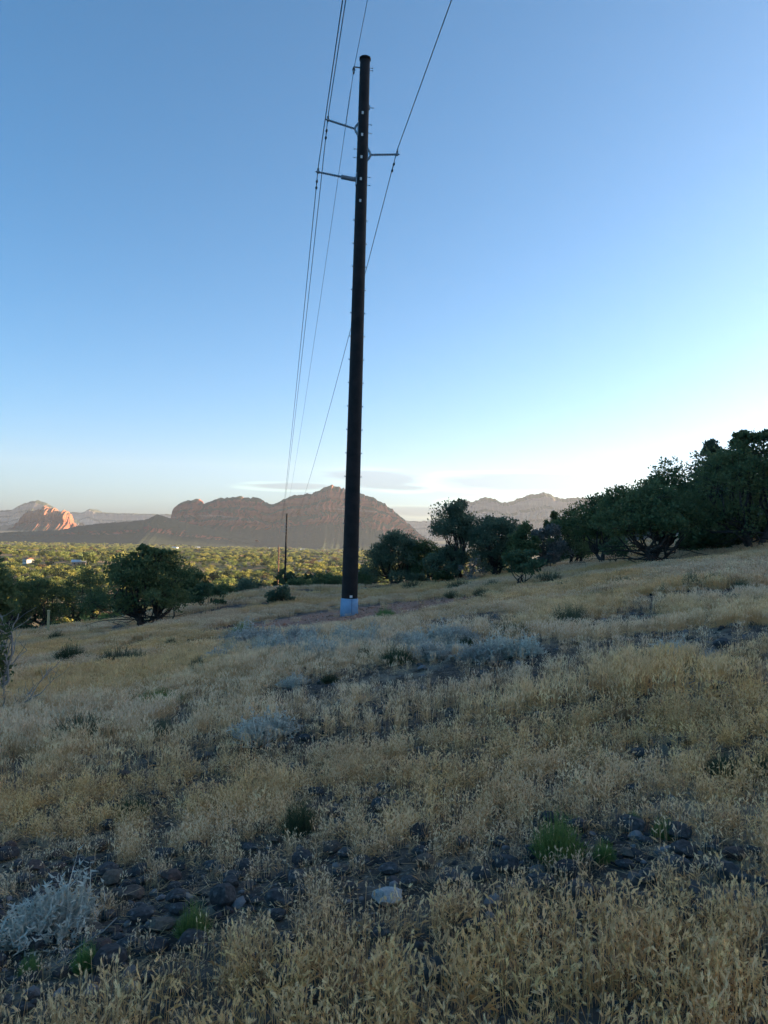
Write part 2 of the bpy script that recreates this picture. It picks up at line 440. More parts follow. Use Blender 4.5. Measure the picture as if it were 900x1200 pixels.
mountain('mountain', 'long red rock mountain with a stepped crest behind the tall pole',
         [(188, 622), (200, 610), (204, 604), (206, 595), (212, 589), (222, 586), (233, 585), (239, 590), (246, 588), (256, 583), (268, 584), (280, 581), (292, 584), (300, 582), (309, 586), (318, 591),
          (330, 586), (345, 580), (365, 578), (380, 571), (390, 568), (400, 571), (415, 577), (430, 581), (446, 587), (456, 594), (466, 602), (476, 611), (486, 620), (496, 628), (510, 636)],
         5200, 641, 1000, 'ridge', 'red_rock', 420, rough=.8, seed=2)
mountain('mountain', 'low red ridge in shadow running below the lone butte',
         [(-70, 628), (-20, 625), (20, 623), (50, 622), (70, 621), (95, 616), (120, 613), (150, 611), (170, 609), (178, 606), (184, 603), (190, 604), (198, 607), (215, 612), (250, 620), (300, 632)],
         4500, 642, 500, 'bench', 'red_rock', 320, rough=.28, seed=12)
mountain('butte', 'lone red rock butte with sunlit cliffs on its right side',
         [(12, 620), (22, 613), (26, 606), (32, 601), (40, 600), (47, 598), (52, 595), (58, 593), (63, 596), (67, 599), (73, 598), (79, 599), (82, 602), (84, 610), (90, 616)],
         6300, 631, 300, 'butte', 'butte_rock', 300, rough=1.7, bfreq=1.6, seed=23, cat='butte')
mountain('mountain', 'rounded blue-grey dome rising behind the lit butte',
         [(-120, 606), (-60, 600), (0, 598), (14, 597), (24, 592), (34, 588), (44, 586), (54, 589), (62, 595), (75, 604), (95, 612)],
         9000, 640, 800, 'ridge', 'pale_cliff', 200, rough=.7, seed=31)
mountain('mesa', 'long pale flat-topped mesa with one small peak on the left horizon',
         [(-90, 602), (0, 601), (60, 600), (100, 601), (105, 599), (109, 597), (114, 599), (119, 601), (150, 602), (200, 603), (260, 606), (340, 610)],
         11200, 645, 800, 'mesa', 'pale_cliff', 300, rough=.5, bfreq=2, seed=41, cat='mesa')
mountain('mesa', 'pale distant mesa seen in the gap right of the red mountain',
         [(420, 610), (470, 610), (490, 611), (520, 610), (560, 612), (620, 615)],
         11000, 645, 700, 'mesa', 'pale_cliff', 160, rough=.5, bfreq=2, seed=47, cat='mesa')
mountain('mountain', 'grey cliff-faced mountain with rounded tops above the right-hand trees',
         [(534, 606), (539, 596), (541, 588), (546, 586), (553, 589), (559, 586), (567, 583), (575, 583), (583, 587), (592, 589), (600, 588), (606, 584), (614, 582), (624, 579), (634, 577), (643, 578), (652, 582), (662, 584),
          (680, 583), (700, 582), (740, 588), (800, 596), (860, 612)],
         7600, 641, 800, 'ridge', 'pale_cliff', 300, rough=.8, seed=53)

mountain('mountain', 'high flat-topped mountain hidden behind the trees at the right border',  # added out of view: its shadow keeps the long red ridge unlit
         [(896, 634), (908, 585), (922, 540), (938, 514), (970, 508), (1010, 506), (1050, 512), (1090, 530), (1140, 580), (1180, 640)],
         6450, 641, 1150, 'mesa', 'red_rock', 160, rough=.6, seed=61)

# ------------------------------------------------------------------ trees
def unit(v): return v / (np.linalg.norm(v, axis=-1, keepdims=True) + 1e-9)


def crown_and_trunk(seed, h, wx, wy, base=.15, lobes=9, clumps=14, sprays=70, sl=.15, stems=3, r0=.10, lean=0.0, top=0.0, twigs=0, flat=.75, squat=False):
    g = np.random.default_rng(seed)
    C = []
    for k in range(lobes):
        a = k * 2.39996 + g.uniform(-.5, .5); q = math.sqrt((k + .5) / lobes) * g.uniform(.75, 1.0)
        rz = h * g.uniform(.13, .21); rr = .5 * min(wx, wy) * g.uniform(.27, .42)
        hi = h * (1 - .45 * q ** 2.0) * g.uniform(.84, 1.0); lo = h * (base + .10 * (1 - q))
        z = hi - rz * .8 if (k % 2 == 0) else lo + rz * .6 + max(hi - rz * 1.6 - lo, 0) * g.random() ** 1.7
        C.append((math.cos(a) * q * (wx / 2 - rr * .5) + lean * z, math.sin(a) * q * (wy / 2 - rr * .5), max(z, lo + rz * .5), rr, rz))
    if squat: C = [(cx, cy, cz * .66, rr, rz * 1.35) for cx, cy, cz, rr, rz in C]
    if top:   # a loose leader standing out of the crown
        
        for k in range(4): C.append((g.uniform(-.14, .14) * wx, g.uniform(-.1, .1) * wy, h * (1 - top * (k + .6) / 4), wx * (.07 + .03 * k), h * top * .35))
    tr = MB(); leaf = MB()
    fork = [np.array([g.uniform(-.12, .12) * wx, g.uniform(-.12, .12) * wy, h * g.uniform(.10, .25)]) for _ in range(stems)]
    for fk in fork:
        b0 = np.array([g.uniform(-1, 1) * r0, g.uniform(-1, 1) * r0, -.25])
        mid = (b0 + fk) / 2 + g.normal(0, .03, 3) * h
        tr.tube([b0, b0 * .5 + mid * .5, mid, fk], [r0 * 1.5, r0 * 1.1, r0, r0 * .8], 7)
    cc = []; cr = []
    for (cx, cy, cz, rr, rz) in C:
        c = np.array([cx, cy, cz]); fk = fork[int(np.argmin([np.linalg.norm((f_ - c)[:2]) for f_ in fork]))]
        t = np.linspace(0, 1, 6)[:, None]
        P = fk + (c - fk) * t + np.sin(t * math.pi) * np.array([g.normal(0, .05) * wx, g.normal(0, .05) * wy, g.normal(-.03, .04) * h]) + g.normal(0, .012, (6, 3)) * h * (t > 0) * (t < 1)
        tr.tube(P, np.linspace(r0 * .62, r0 * .16, 6), 5)
        d = unit(g.normal(0, 1, (clumps, 3))); d[:, 2] = np.where(d[:, 2] < -.4, -d[:, 2], d[:, 2])
        k = c + d * np.array([rr, rr, rz]) * g.uniform(.35, 1.05, (clumps, 1))
        for q in k[::2]: tr.tube([c, (c + q) / 2 + g.normal(0, .02, 3) * h, q], [r0 * .16, r0 * .10, r0 * .04], 3, cap=False)
        cc.append(k); cr.append(np.full(clumps, min(rr, rz)) * g.uniform(.35, .75, clumps))
    cc = np.vstack(cc); cr = np.concatenate(cr); cc[:, 2] = np.maximum(cc[:, 2], h * base * .7 + .05)
    n = len(cc) * sprays
    ci = np.repeat(np.arange(len(cc)), sprays)
    d = unit(g.normal(0, 1, (n, 3))); u = g.random((n, 1)) ** .55
    P = cc[ci] + d * u * cr[ci][:, None] * np.array([1.15, 1.15, flat])
    o = unit(d * .7 + np.array([0, 0, .55]) + g.normal(0, .45, (n, 3))); s = unit(np.cross(o, g.normal(0, 1, (n, 3))))
    L = sl * g.uniform(.6, 1.25, (n, 1)); Wd = L * g.uniform(.26, .40, (n, 1))
    V = np.stack([P, P + o * L * .5 + s * Wd, P + o * L, P + o * L * .5 - s * Wd], 1).reshape(-1, 3)
    tint = np.repeat(np.clip(g.normal(.42, .17, len(cc)), 0, 1)[ci] + g.normal(0, .12, n), 4)
    leaf.add(V, np.arange(n * 4).reshape(-1, 4), tint=np.clip(tint, 0, 1))
    for _ in range(twigs):   # dead bare lower branches
        a = g.uniform(0, 2 * math.pi); L_ = g.uniform(.25, .55); P = [np.array([0, 0, h * g.uniform(.05, .2)])]
        dr = np.array([math.cos(a) * wx, math.sin(a) * wy, h * g.uniform(-.15, .25)]) * L_ / 5
        for _k in range(5): P.append(P[-1] + dr * g.uniform(.7, 1.2) + g.normal(0, .03, 3) * h)
        P = np.array(P); P[:, 2] = np.maximum(P[:, 2], .06)
        tr.tube(P, np.linspace(r0 * .30, r0 * .05, 6), 4, cap=False)
        for _k in range(4):
            p0 = P[g.integers(2, 6)]; e = p0 + g.normal(0, .09, 3) * np.array([wx, wy, h]); tr.tube([p0, (p0 + e) / 2 + g.normal(0, .02, 3), e], [r0 * .09, r0 * .06, r0 * .03], 3, cap=False)
    return tr, leaf


def tree(name, label, px, py, top_y, w_px, seed, mat='juniper', group=None, dist=None, cat='tree', wy=None, bark='bark', **kw):
    """a tree whose foot stands at the spot (px, py) of the photograph and reaches up to top_y"""
    if dist is None: p = hit(px, py)
    else:
        p = at(px, py, dist); p[2] = gz(p[0], p[1])
    d = depth(p)
    top = at(px, top_y, d)
    h = max(top[2] - p[2], .4); wx = w_px * 1.1 / F * d
    tr, lf = crown_and_trunk(seed, h, wx, wy or wx, squat=name == 'dark_bush', **kw)
    t = thing(name, label, cat, p, 0, group)
    link('trunk', tr.mesh('trunk', MAT[bark], True), t)
    link('crown', lf.mesh('crown', MAT[mat], False, True), t)
    return t


G1 = 'junipers on the slope right of the pole'; G2 = 'junipers along the left edge of the slope'
BIG = dict(lobes=26, clumps=15, sprays=46, sl=.12)
MID = dict(lobes=18, clumps=13, sprays=44, sl=.12)
tree('juniper_tree', 'wide dark juniper with bare tangled lower branches on the right slope', 762, 664, 562, 140, 101, group=G1, stems=5, twigs=26, base=.24, r0=.09, **BIG)
tree('juniper_tree', 'tallest dark juniper, cut off by the right edge of the view', 882, 646, 508, 160, 102, group=G1, stems=4, twigs=10, base=.06, r0=.11, top=.06, **BIG)
tree('juniper_tree', 'round-topped open juniper behind the wide one with bare branches', 778, 648, 541, 92, 103, dist=36, group=G1, base=.3, **BIG)
tree('juniper_tree', 'feathery upright juniper with a ragged tip left of the tallest one', 838, 643, 520, 80, 104, dist=36, group=G1, base=.1, top=.15, mat='juniper_blue', **BIG)
tree('juniper_tree', 'dark juniper peeking out between the feathery and the tallest juniper', 868, 640, 508, 60, 119, dist=38, group=G1, base=.1, top=.12, **MID)
tree('juniper_tree', 'dense juniper crowding behind the wide one on its left', 706, 652, 572, 70, 105, dist=40, group=G1, base=.08, **MID)
tree('juniper_tree', 'low juniper at the left foot of the hillside wood', 676, 655, 592, 60, 106, dist=46, group=G1, base=.08, **MID)
tree('juniper_tree', 'juniper with a thin leader standing tallest in the clump right of the pole', 530, 682, 588, 68, 107, mat='juniper_blue', group=G1, base=.01, top=.22, twigs=4, **BIG)
tree('juniper_tree', 'bushy juniper right of the one with the thin leader', 580, 678, 600, 70, 108, mat='juniper_blue', group=G1, base=.01, **BIG)
tree('juniper_tree', 'broad juniper nearest to the right side of the pole', 462, 684, 621, 70, 109, mat='juniper_blue', group=G1, base=.01, twigs=5, **BIG)
tree('juniper_tree', 'small juniper filling the gap between broad juniper and thin leader', 497, 682, 630, 46, 110, group=G1, base=.08, **MID)
tree('juniper_tree', 'small dark juniper at the far right end of the pole-side clump', 612, 672, 612, 40, 111, group=G1, dist=40, base=.08, **MID)
tree('pine_tree', 'lone small pine sticking up against the grey mountain', 646, 655, 586, 17, 112, dist=75, lobes=8, clumps=9, sprays=40, sl=.25, base=.2, stems=1)
tree('bare_shrub', 'grey leafless bush between the juniper clump and the hillside wood', 640, 668, 612, 56, 113, mat='grey_twig', bark='grey_twig', cat='shrub', base=.05, lobes=9, clumps=12, sprays=50, sl=.14, stems=6, r0=.04)
tree('leafy_shrub', 'pale green open shrub with thin dark stems in front of the junipers', 612, 688, 642, 52, 114, mat='light_leaf', cat='shrub', base=.22, lobes=9, clumps=9, sprays=32, sl=.12, stems=6, r0=.03)
tree('leafy_shrub', 'pale green sprig growing under the wide juniper', 718, 664, 628, 46, 115, mat='light_leaf', cat='shrub', base=.3, lobes=6, clumps=7, sprays=22, sl=.12, stems=4, r0=.025)
tree('dead_shrub', 'tangled grey dead shrub at the foot of the bushy juniper', 553, 684, 650, 30, 116, mat='grey_twig', bark='dead_wood', cat='shrub', base=.02, lobes=6, clumps=7, sprays=10, sl=.12, stems=6, r0=.03, twigs=24)
tree('dark_bush', 'rounded dark green bush under the thin-leader juniper', 520, 685, 664, 26, 117, cat='bush', base=.0, lobes=7, clumps=9, sprays=45, sl=.12, stems=3, r0=.03)
tree('dark_bush', 'blue-grey low bush right of the pole under the broad juniper', 490, 685, 668, 26, 118, mat='juniper_blue', cat='bush', base=.0, lobes=7, clumps=9, sprays=40, sl=.12, stems=3, r0=.03)
tree('dark_bush', 'dark low bush between the trunks of the feathery and tallest junipers', 856, 643, 606, 44, 141, dist=33, cat='bush', base=.0, **MID)
tree('dark_bush', 'dark low bush under the gap between the wide and the feathery juniper', 818, 645, 612, 40, 142, dist=34, cat='bush', base=.0, **MID)
tree('dark_bush', 'dark low bush at the right border under the tallest juniper', 905, 640, 596, 56, 143, dist=32, cat='bush', base=.0, **MID)
# left side
tree('juniper_tree', 'large dark juniper with a crooked trunk at the left brow of the slope', 170, 737, 642, 118, 121, group=G2, stems=4, twigs=18, base=.16, r0=.10, top=.12, **BIG)
tree('juniper_tree', 'dark juniper to the left of the crooked one', 98, 722, 664, 70, 122, dist=55, group=G2, base=.05, **MID)
tree('juniper_tree', 'dark juniper behind the yellow marker post', 48, 722, 672, 62, 123, dist=52, group=G2, base=.05, **MID)
tree('juniper_tree', 'dark juniper at the left border behind the bare branches', 6, 725, 668, 60, 124, dist=50, group=G2, base=.05, **MID)
tree('juniper_tree', 'low dark juniper right of the crooked one', 222, 712, 664, 46, 125, dist=50, group=G2, base=.05, **MID)
tree('leafy_shrub', 'grey-green shrub at the right foot of the crooked juniper', 240, 714, 681, 46, 126, mat='light_leaf', cat='shrub', base=.1, lobes=8, clumps=8, sprays=34, sl=.13, stems=5, r0=.03)
tree('dark_bush', 'rounded dark bush standing left of the far power poles', 292, 702, 665, 44, 127, dist=62, mat='juniper_blue', cat='bush', base=.0, **MID)
tree('dark_bush', 'dark bush between the crooked juniper and the rounded bush', 262, 706, 674, 34, 128, dist=58, cat='bush', base=.0, **MID)
tree('dark_bush', 'grey-green feathery bush at the foot of the far poles', 328, 708, 684, 30, 129, mat='juniper_blue', cat='bush', base=.0, lobes=7, clumps=10, sprays=40, sl=.13, stems=4, r0=.03)
tree('dark_bush', 'low dark bush just left of the pole base', 352, 692, 668, 36, 130, dist=62, cat='bush', base=.0, **MID)
tree('dark_bush', 'dark bush half hidden behind the pole', 385, 690, 662, 44, 131, dist=58, cat='bush', base=.0, **MID)
tree('dark_bush', 'dark bush close behind the right side of the pole', 424, 688, 655, 40, 132, dist=56, cat='bush', base=.0, **MID)
tree('juniper_tree', 'near juniper at the left border whose sprays reach into view', -54, 800, 604, 122, 133, group=G2, dist=13, stems=4, base=.03, r0=.09, lobes=16, clumps=16, sprays=80, sl=.085)
# bare branching shrub at the left border
def bare_shrub(seed, h, n=9, spread=.9):
    g = np.random.default_rng(seed); b = MB()
    def grow(p, d, L, r, lv):
        k = 6; P = [p]
        for _ in range(k): d = unit(d + g.normal(0, .16, 3)); P.append(P[-1] + d * L / k)
        b.tube(P, np.linspace(r, r * .45, k + 1), 5)
        if lv:
            for _ in range(g.integers(3, 5)):
                q = P[g.integers(2, k + 1)]; grow(q, unit(d + g.normal(0, .55, 3)), L * g.uniform(.4, .65), r * .5, lv - 1)
    for _ in range(n):
        a = g.uniform(0, 2 * math.pi); grow(np.array([0, 0, -.05]), unit(np.array([math.cos(a) * spread, math.sin(a) * spread, g.uniform(.5, 1.4)])), h * g.uniform(.6, 1), .017 * h, 2)
    return b


for (px, py, h, sd, lab, sp) in ((2, 818, 1.7, 5, 'tall bare grey shrub with forking pale branches at the left border', .55), (2, 838, .8, 6, 'low tangle of arching dead branches below the tall bare shrub', 1.4)):
    p = hit(px, py)
    t = thing('bare_shrub', lab, 'shrub', p)
    link('branch', bare_shrub(sd, h, 8, sp).mesh('branch', MAT['dead_wood'], True), t)

# ------------------------------------------------------------------ low plants
def bunch(seed, kind):
    """unit-size clump (width 1, height 1) of thin stems"""
    g = np.random.default_rng(seed); b = MB(); wood = MB()
    n = {'sage': 420, 'green': 560, 'dark': 520, 'olive': 460}[kind]
    a = g.uniform(0, 2 * math.pi, n); q = np.sqrt(g.random(n))
    b0 = np.stack([np.cos(a) * q * .2, np.sin(a) * q * .2, np.full(n, -.03)], 1)
    spread = .5 if kind == 'sage' else .58
    tip = np.stack([np.cos(a) * q * spread, np.sin(a) * q * spread, (1 - .6 * q ** 1.8) * g.uniform(.4, 1.08, n)], 1) + g.normal(0, .09 if kind == 'sage' else .05, (n, 3))
    if kind == 'sage':      # several crowns of uneven height grow together
        sc_ = np.stack([g.uniform(-.28, .28, 5), g.uniform(-.28, .28, 5), np.zeros(5)], 1); k_ = g.integers(0, 5, n); hs_ = g.uniform(.55, 1.0, 5)
        b0 = b0 * .6 + sc_[k_]; tip = tip * np.array([.62, .62, 1]) + sc_[k_] * 1.15; tip[:, 2] *= hs_[k_]
    mid = b0 * .5 + tip * .5 + np.stack([np.cos(a) * q * .08, np.sin(a) * q * .08, np.full(n, .03)], 1) + g.normal(0, .06 if kind == 'sage' else .02, (n, 3))
    s = unit(np.cross(tip - b0, g.normal(0, 1, (n, 3)))); wd = {'sage': .010, 'green': .006, 'dark': .007, 'olive': .007}[kind]
    V = np.stack([b0 - s * wd, b0 + s * wd, mid + s * wd, mid - s * wd, tip], 1).reshape(-1, 3)
    I = np.arange(n) * 5
    tn = np.clip(g.normal(.45, .2, n), 0, 1)
    tv = np.stack([tn * .5, tn * .5, tn, tn, tn + .2], 1).ravel()
    b.add(V, np.stack([I, I + 1, I + 2, I + 3], 1), np.stack([I + 3, I + 2, I + 4], 1), tint=np.clip(tv, 0, 1))
    # fine side leaves
    m = n * (8 if kind == 'sage' else 2)
    k = g.integers(0, n, m); u = g.uniform(.35, 1, (m, 1)); P = np.where(u < .5, b0[k] + (mid[k] - b0[k]) * u * 2, mid[k] + (tip[k] - mid[k]) * (u * 2 - 1))
    o = unit(unit(tip[k] - b0[k]) + g.normal(0, 1.0 if kind == 'sage' else .55, (m, 3))); s = unit(np.cross(o, g.normal(0, 1, (m, 3)))); L = g.uniform(.05, .10, (m, 1)); Wd = L * (.15 if kind == 'sage' else .09)
    V = np.stack([P - s * Wd, P + s * Wd, P + o * L], 1).reshape(-1, 3)
    b.add(V, None, np.arange(m * 3).reshape(-1, 3), tint=np.repeat(np.clip(tn[k] + .1, 0, 1), 3))
    for _ in range(12):
        e = g.integers(0, n); wood.tube([(0, 0, -.04), b0[e] * .6 + mid[e] * .35, mid[e]], [.018, .011, .005], 4, cap=False)
    return b, wood


PROTO = {}
for kind, mt in (('sage', 'sage'), ('green', 'green_stem'), ('dark', 'dark_stem'), ('olive', 'olive_stem')):
    for v in range(4):
        b, wd = bunch(200 + v * 7 + len(kind) * 31, kind)
        PROTO[kind, v] = (b.mesh(kind + '_foliage', MAT[mt], False, True), wd.mesh(kind + '_stem', MAT['bark'], True))
NAME = {'sage': ('grey_shrub', 'shrub'), 'green': ('grass_clump', 'grass clump'), 'dark': ('dark_shrub', 'shrub'), 'olive': ('olive_shrub', 'shrub')}
LAND = []       # landmarks that the loose stones are described by
SHRUBS = []
cnt = [0]


def low(kind, px, py, wp, hp, label, group=None, land=None):
    p = hit(px, py); d = depth(p); wv = wp / F * d; hv = hp / F * d
    nm, cat = NAME[kind]; v = cnt[0] % 4; cnt[0] += 1
    t = thing(nm, label, cat, p - np.array([0, 0, .01]), cnt[0] * 1.7, group)
    t.scale = (wv, wv * .9, hv)
    link('foliage', PROTO[kind, v][0], t); link('stem', PROTO[kind, v][1], t)
    SHRUBS.append((p[0], p[1], wv))
    if land: LAND.append((p[0], p[1], land))
    return t


low('green', 653, 1008, 66, 66, 'brightest green grass clump, on the dark stones in the foreground', land='the bright green grass clump')
low('green', 708, 1010, 28, 36, 'small green clump beside the brightest one, on its right')
low('green', 742, 972, 20, 30, 'thin green clump up-slope of the brightest one')
low('green', 778, 982, 30, 34, 'loose green clump among the stones right of the thin one', land='the loose green clump')
low('green', 225, 1098, 44, 50, 'yellow-green clump in the near grass with brown stones beside it', land='the near yellow-green clump')
low('green', 100, 1138, 30, 46, 'small green clump behind a fallen dry stalk', land='the fallen dry stalk')
low('green', 35, 1148, 30, 40, 'small green clump nearest to the lower left corner')
low('green', 452, 724, 26, 15, 'bright green round clump just right of the pole base')
low('green', 446, 734, 18, 11, 'small green clump below the round one by the pole')
low('green', 284, 746, 30, 22, 'yellow-green clump left of the red soil mound')
low('green', 190, 826, 60, 22, 'green grass streak under the golden band on the left')
low('dark', 350, 978, 46, 54, 'dark green clump in the middle foreground', land='the dark clump in the middle')
low('dark', 155, 958, 40, 34, 'dark green clump on the left, beside golden tufts', land='the dark clump on the left')
low('dark', 850, 910, 44, 36, 'dark green clump near the right border', land='the dark clump near the right border')
low('dark', 893, 910, 30, 34, 'dark green clump cut off by the right border')
low('dark', 465, 778, 44, 24, 'dark green clump at the lower rim of the grey brush')
low('dark', 386, 800, 22, 16, 'small dark clump below the grey brush belt', land='the grey brush belt')
low('dark', 66, 752, 20, 16, 'small dark bush in front of the marker post')
low('dark', 82, 774, 36, 24, 'dark green bush in the grass below the marker post')
low('olive', 138, 778, 46, 24, 'grey-green clump left of the stump stones')
low('olive', 160, 778, 32, 22, 'brownish clump beside the grey-green one')
low('olive', 100, 868, 90, 36, 'loose olive patch of weeds on the left', land='the olive weeds')
low('olive', 190, 862, 40, 26, 'olive clump below the flat pale slab', land='the flat pale slab')
low('olive', 232, 785, 22, 20, 'small olive clump under the left end of the grey brush')
low('olive', 665, 732, 44, 30, 'grey-green clump on the open slope below the pale green shrub')
low('olive', 680, 728, 22, 22, 'smaller grey-green clump touching the one on the open slope')
low('olive', 590, 744, 40, 20, 'grey-green clump at the right end of the grey brush')
low('olive', 612, 742, 22, 16, 'small clump right of the grey brush')
low('olive', 810, 690, 22, 26, 'grey upright clump below the gap between the big junipers')
low('olive', 838, 684, 30, 16, 'low grey clump under the tallest juniper')
low('olive', 730, 690, 40, 18, 'dark grey low bush under the wide juniper')
low('olive', 660, 690, 24, 12, 'low clump in the open grass left of the wide juniper')
low('olive', 690, 684, 22, 12, 'low clump nearest to the wide juniper on its left')
low('olive', 858, 674, 26, 12, 'small grey clump right of the low one under the tallest juniper')
low('olive', 870, 690, 24, 14, 'small clump above the dark stone pile')
low('olive', 484, 692, 30, 16, 'grey-green clump at the foot of the broad juniper')
low('olive', 541, 691, 34, 15, 'grey-green clump at the foot of the thin-leader juniper')
low('olive', 578, 690, 28, 13, 'grey-green clump at the foot of the bushy juniper')
low('olive', 644, 682, 36, 16, 'grey-green clump at the foot of the grey leafless bush')
low('sage', 315, 868, 78, 44, 'pale blue-grey shrub standing alone in the middle of the slope', land='the lone blue-grey shrub')
low('sage', 62, 1092, 116, 84, 'large pale blue-grey shrub at the left border of the foreground', land='the large blue-grey shrub')
low('sage', 788, 768, 50, 26, 'pale blue-grey shrub on the right half of the slope', land='the right blue-grey shrub')
low('sage', 830, 772, 42, 20, 'bluish shrub touching the right side of another grey one')
low('sage', 350, 805, 40, 20, 'thin pale shrub below the grey brush belt')
g_ = np.random.default_rng(8)
for k in range(36):
    u = (k + g_.uniform(-.6, .6)) / 35; px = 250 + u * 350
    py = 767 + g_.uniform(-15, 13) - 6 * math.sin(u * 3)
    q = g_.uniform(.45, 1.15)
    bl = ('broad' if q > .9 else 'middling' if q > .65 else 'small') + ' pale grey shrub in the ' + ('left end' if px < 320 else 'part left of the pole' if px < 410 else 'part right of the pole' if px < 510 else 'right end') + ' of the brush belt'
    low('sage', px, py, 62 * q, 33 * q, bl, bl.replace(' shrub ', ' shrubs '))
for k, (px, py) in enumerate(((300, 768), (355, 778), (428, 772), (505, 770), (548, 760), (575, 772))):
    low('dark', px, py, g_.uniform(18, 30), g_.uniform(14, 20), 'small dark tuft between the pale shrubs of the brush belt', 'dark tufts in the brush belt')
for k in range(14):
    low('olive', g_.uniform(520, 890), g_.uniform(690, 745), g_.uniform(12, 22), g_.uniform(9, 16), 'small grey-green tuft scattered on the upper right grass', 'small tufts on the upper right slope')
for k in range(10):
    low('olive', g_.uniform(60, 330), g_.uniform(745, 790), g_.uniform(12, 24), g_.uniform(9, 15), 'small grey-green tuft scattered on the upper left grass', 'small tufts on the upper left slope')

# ------------------------------------------------------------------ stones
def stone(seed, flat=.65, sub=2, jag=.22):
    import bmesh
    bm = bmesh.new(); bmesh.ops.create_icosphere(bm, subdivisions=sub, radius=.5)
    g = np.random.default_rng(seed); K = unit(g.normal(0, 1, (9, 3))); cut = g.uniform(.27, .43, 9)
    for v in bm.verts:
        p = np.array(v.co)
        for k, c in zip(K, cut):        # broken faces
            e = p @ k - c
            if e > 0: p = p - k * e * .85
        p = p * (1 + jag * (vn(p[0] * 5 + seed, p[1] * 5 + p[2] * 3, seed) - .5)); p[2] *= flat
        v.co = p
    V = np.array([v.co for v in bm.verts]); T = [[v.index for v in f.verts] for f in bm.faces]; bm.free()
    return V, T


STONE = {}
for mt in ('basalt', 'brown_rock', 'pale_rock', 'rust_rock'):
    for v in range(8 if mt == 'basalt' else 3):
        STONE[mt, v] = MB().add(*[(lambda VT: VT[0])(stone(v * 13 + 1, .5 + .06 * v, 2, .7 if mt == 'pale_rock' else .35)), None, stone(v * 13 + 1, .5 + .06 * v, 2, .7 if mt == 'pale_rock' else .35)[1]]).mesh('stone', MAT[mt], False)
ROCKS = []


def rock(px, py, wp, hp, mt, label, name='stone', group=None, v=0, rot=0.0, p=None, size=None):
    if p is None: p = hit(px, py)
    d = depth(p); s = (wp / F * d) if size is None else size
    hh = (hp / F * d) * 1.5 if size is None else size * .8
    o = link(name, STONE[mt, v], None, (p[0], p[1], p[2] + hh * .22), rot, (s, s * .85, hh))
    tag(o, label, 'stone', group); ROCKS.append((p[0], p[1], s))
    return o


rock(452, 1058, 42, 26, 'pale_rock', 'white lichen-covered block in the foreground grass', v=1, rot=.4); LAND.append((*hit(452, 1058)[:2], 'the white block'))
rock(180, 826, 26, 9, 'pale_rock', 'flat pale slab lying on dark stones on the left', v=0, rot=.2)
rock(868, 706, 20, 11, 'pale_rock', 'whitish stone on the right end of the dark pile', v=2)
for k, (a, b, c) in enumerate(((844, 708, 20), (853, 710, 20), (863, 709, 18))):
    rock(a, b, c, 17, 'basalt', ('dark stone at the left end of the pile below the tallest juniper', 'dark stone in the middle of the pile below the tallest juniper', 'dark stone at the right end of the pile below the tallest juniper')[k], v=k)
rock(733, 846, 18, 24, 'rust_rock', 'rust-coloured upright stone in golden grass on the right', v=1); LAND.append((*hit(733, 846)[:2], 'the rust-coloured stone'))
rock(262, 1062, 34, 30, 'basalt', 'roundest black stone left of the middle in the foreground', v=5); rock(270, 1040, 24, 18, 'basalt', 'smaller black stone touching the roundest one from above', v=3)
rock(188, 1088, 36, 18, 'brown_rock', 'long brown stone beside the near yellow-green clump', v=1, rot=.1)
rock(335, 1130, 30, 22, 'basalt', 'grey-topped stone beside flattened straw in the foreground', v=2)
rock(510, 1150, 36, 30, 'basalt', 'dark stone with pale lichen in the near grass below the white block', v=6)
rock(805, 1082, 26, 24, 'basalt', 'dark stone in near grass on the right', v=4); rock(680, 1078, 24, 18, 'basalt', 'greenish-grey stone below the bright green clump', v=1)
for k, (a, b, c, h_) in enumerate(((868, 797, 24, 16), (838, 806, 30, 12), (845, 758, 24, 14), (880, 770, 18, 12))):
    rock(a, b, c, h_, 'basalt', ('rounded dark stone above golden grass near the right border', 'long low dark stone left of the rounded one near the right border', 'dark stone up-slope, right of the bluish shrub', 'dark stone nearest to the right border beside bluish brush')[k], v=k + 2, rot=k)
rock(145, 912, 22, 12, 'brown_rock', 'reddish-brown stone on the left among straw', v=2)
for k, (a, b) in enumerate(((222, 754), (229, 753), (236, 754))):
    rock(a, b, 8, 8, 'basalt', ('left one of three small dark stones above the golden band', 'middle one of three small dark stones above the golden band', 'right one of three small dark stones above the golden band')[k], v=k)
rock(318, 724, 12, 7, 'basalt', 'dark stone at the left end of the red soil mound', v=3)
for k, (a, b) in enumerate(((172, 832), (186, 831))):
    rock(a, b, 14, 8, 'basalt', ('dark stone under the left end of the flat pale slab', 'dark stone under the right end of the flat pale slab')[k], v=k + 1)


def bare(x, y):
    """0 = thick grass, 1 = open stony ground"""
    n = fbm(x * .55 + 3, y * .55, 71, 4, .55)
    n2 = fbm(x * .16, y * .16 + 9, 73, 3)
    b = sst(.50, .66, n * .75 + n2 * .25)
    for (px_, py_, rx, ry, s_) in PATCH: b = np.clip(b + s_ * np.exp(-(((x - px_) / rx) ** 2 + ((y - py_) / ry) ** 2)), 0, 1)
    return b


def patch(px, py, wp, hp, s_):
    a = hit(px - wp / 2, py); b = hit(px + wp / 2, py); c = hit(px, py - hp / 2); e = hit(px, min(py + hp / 2, 1199))
    q = hit(px, py); return (q[0], q[1], max(abs(b[0] - a[0]) * .6, .1), max(abs(c[1] - e[1]) * .6, .1), s_)


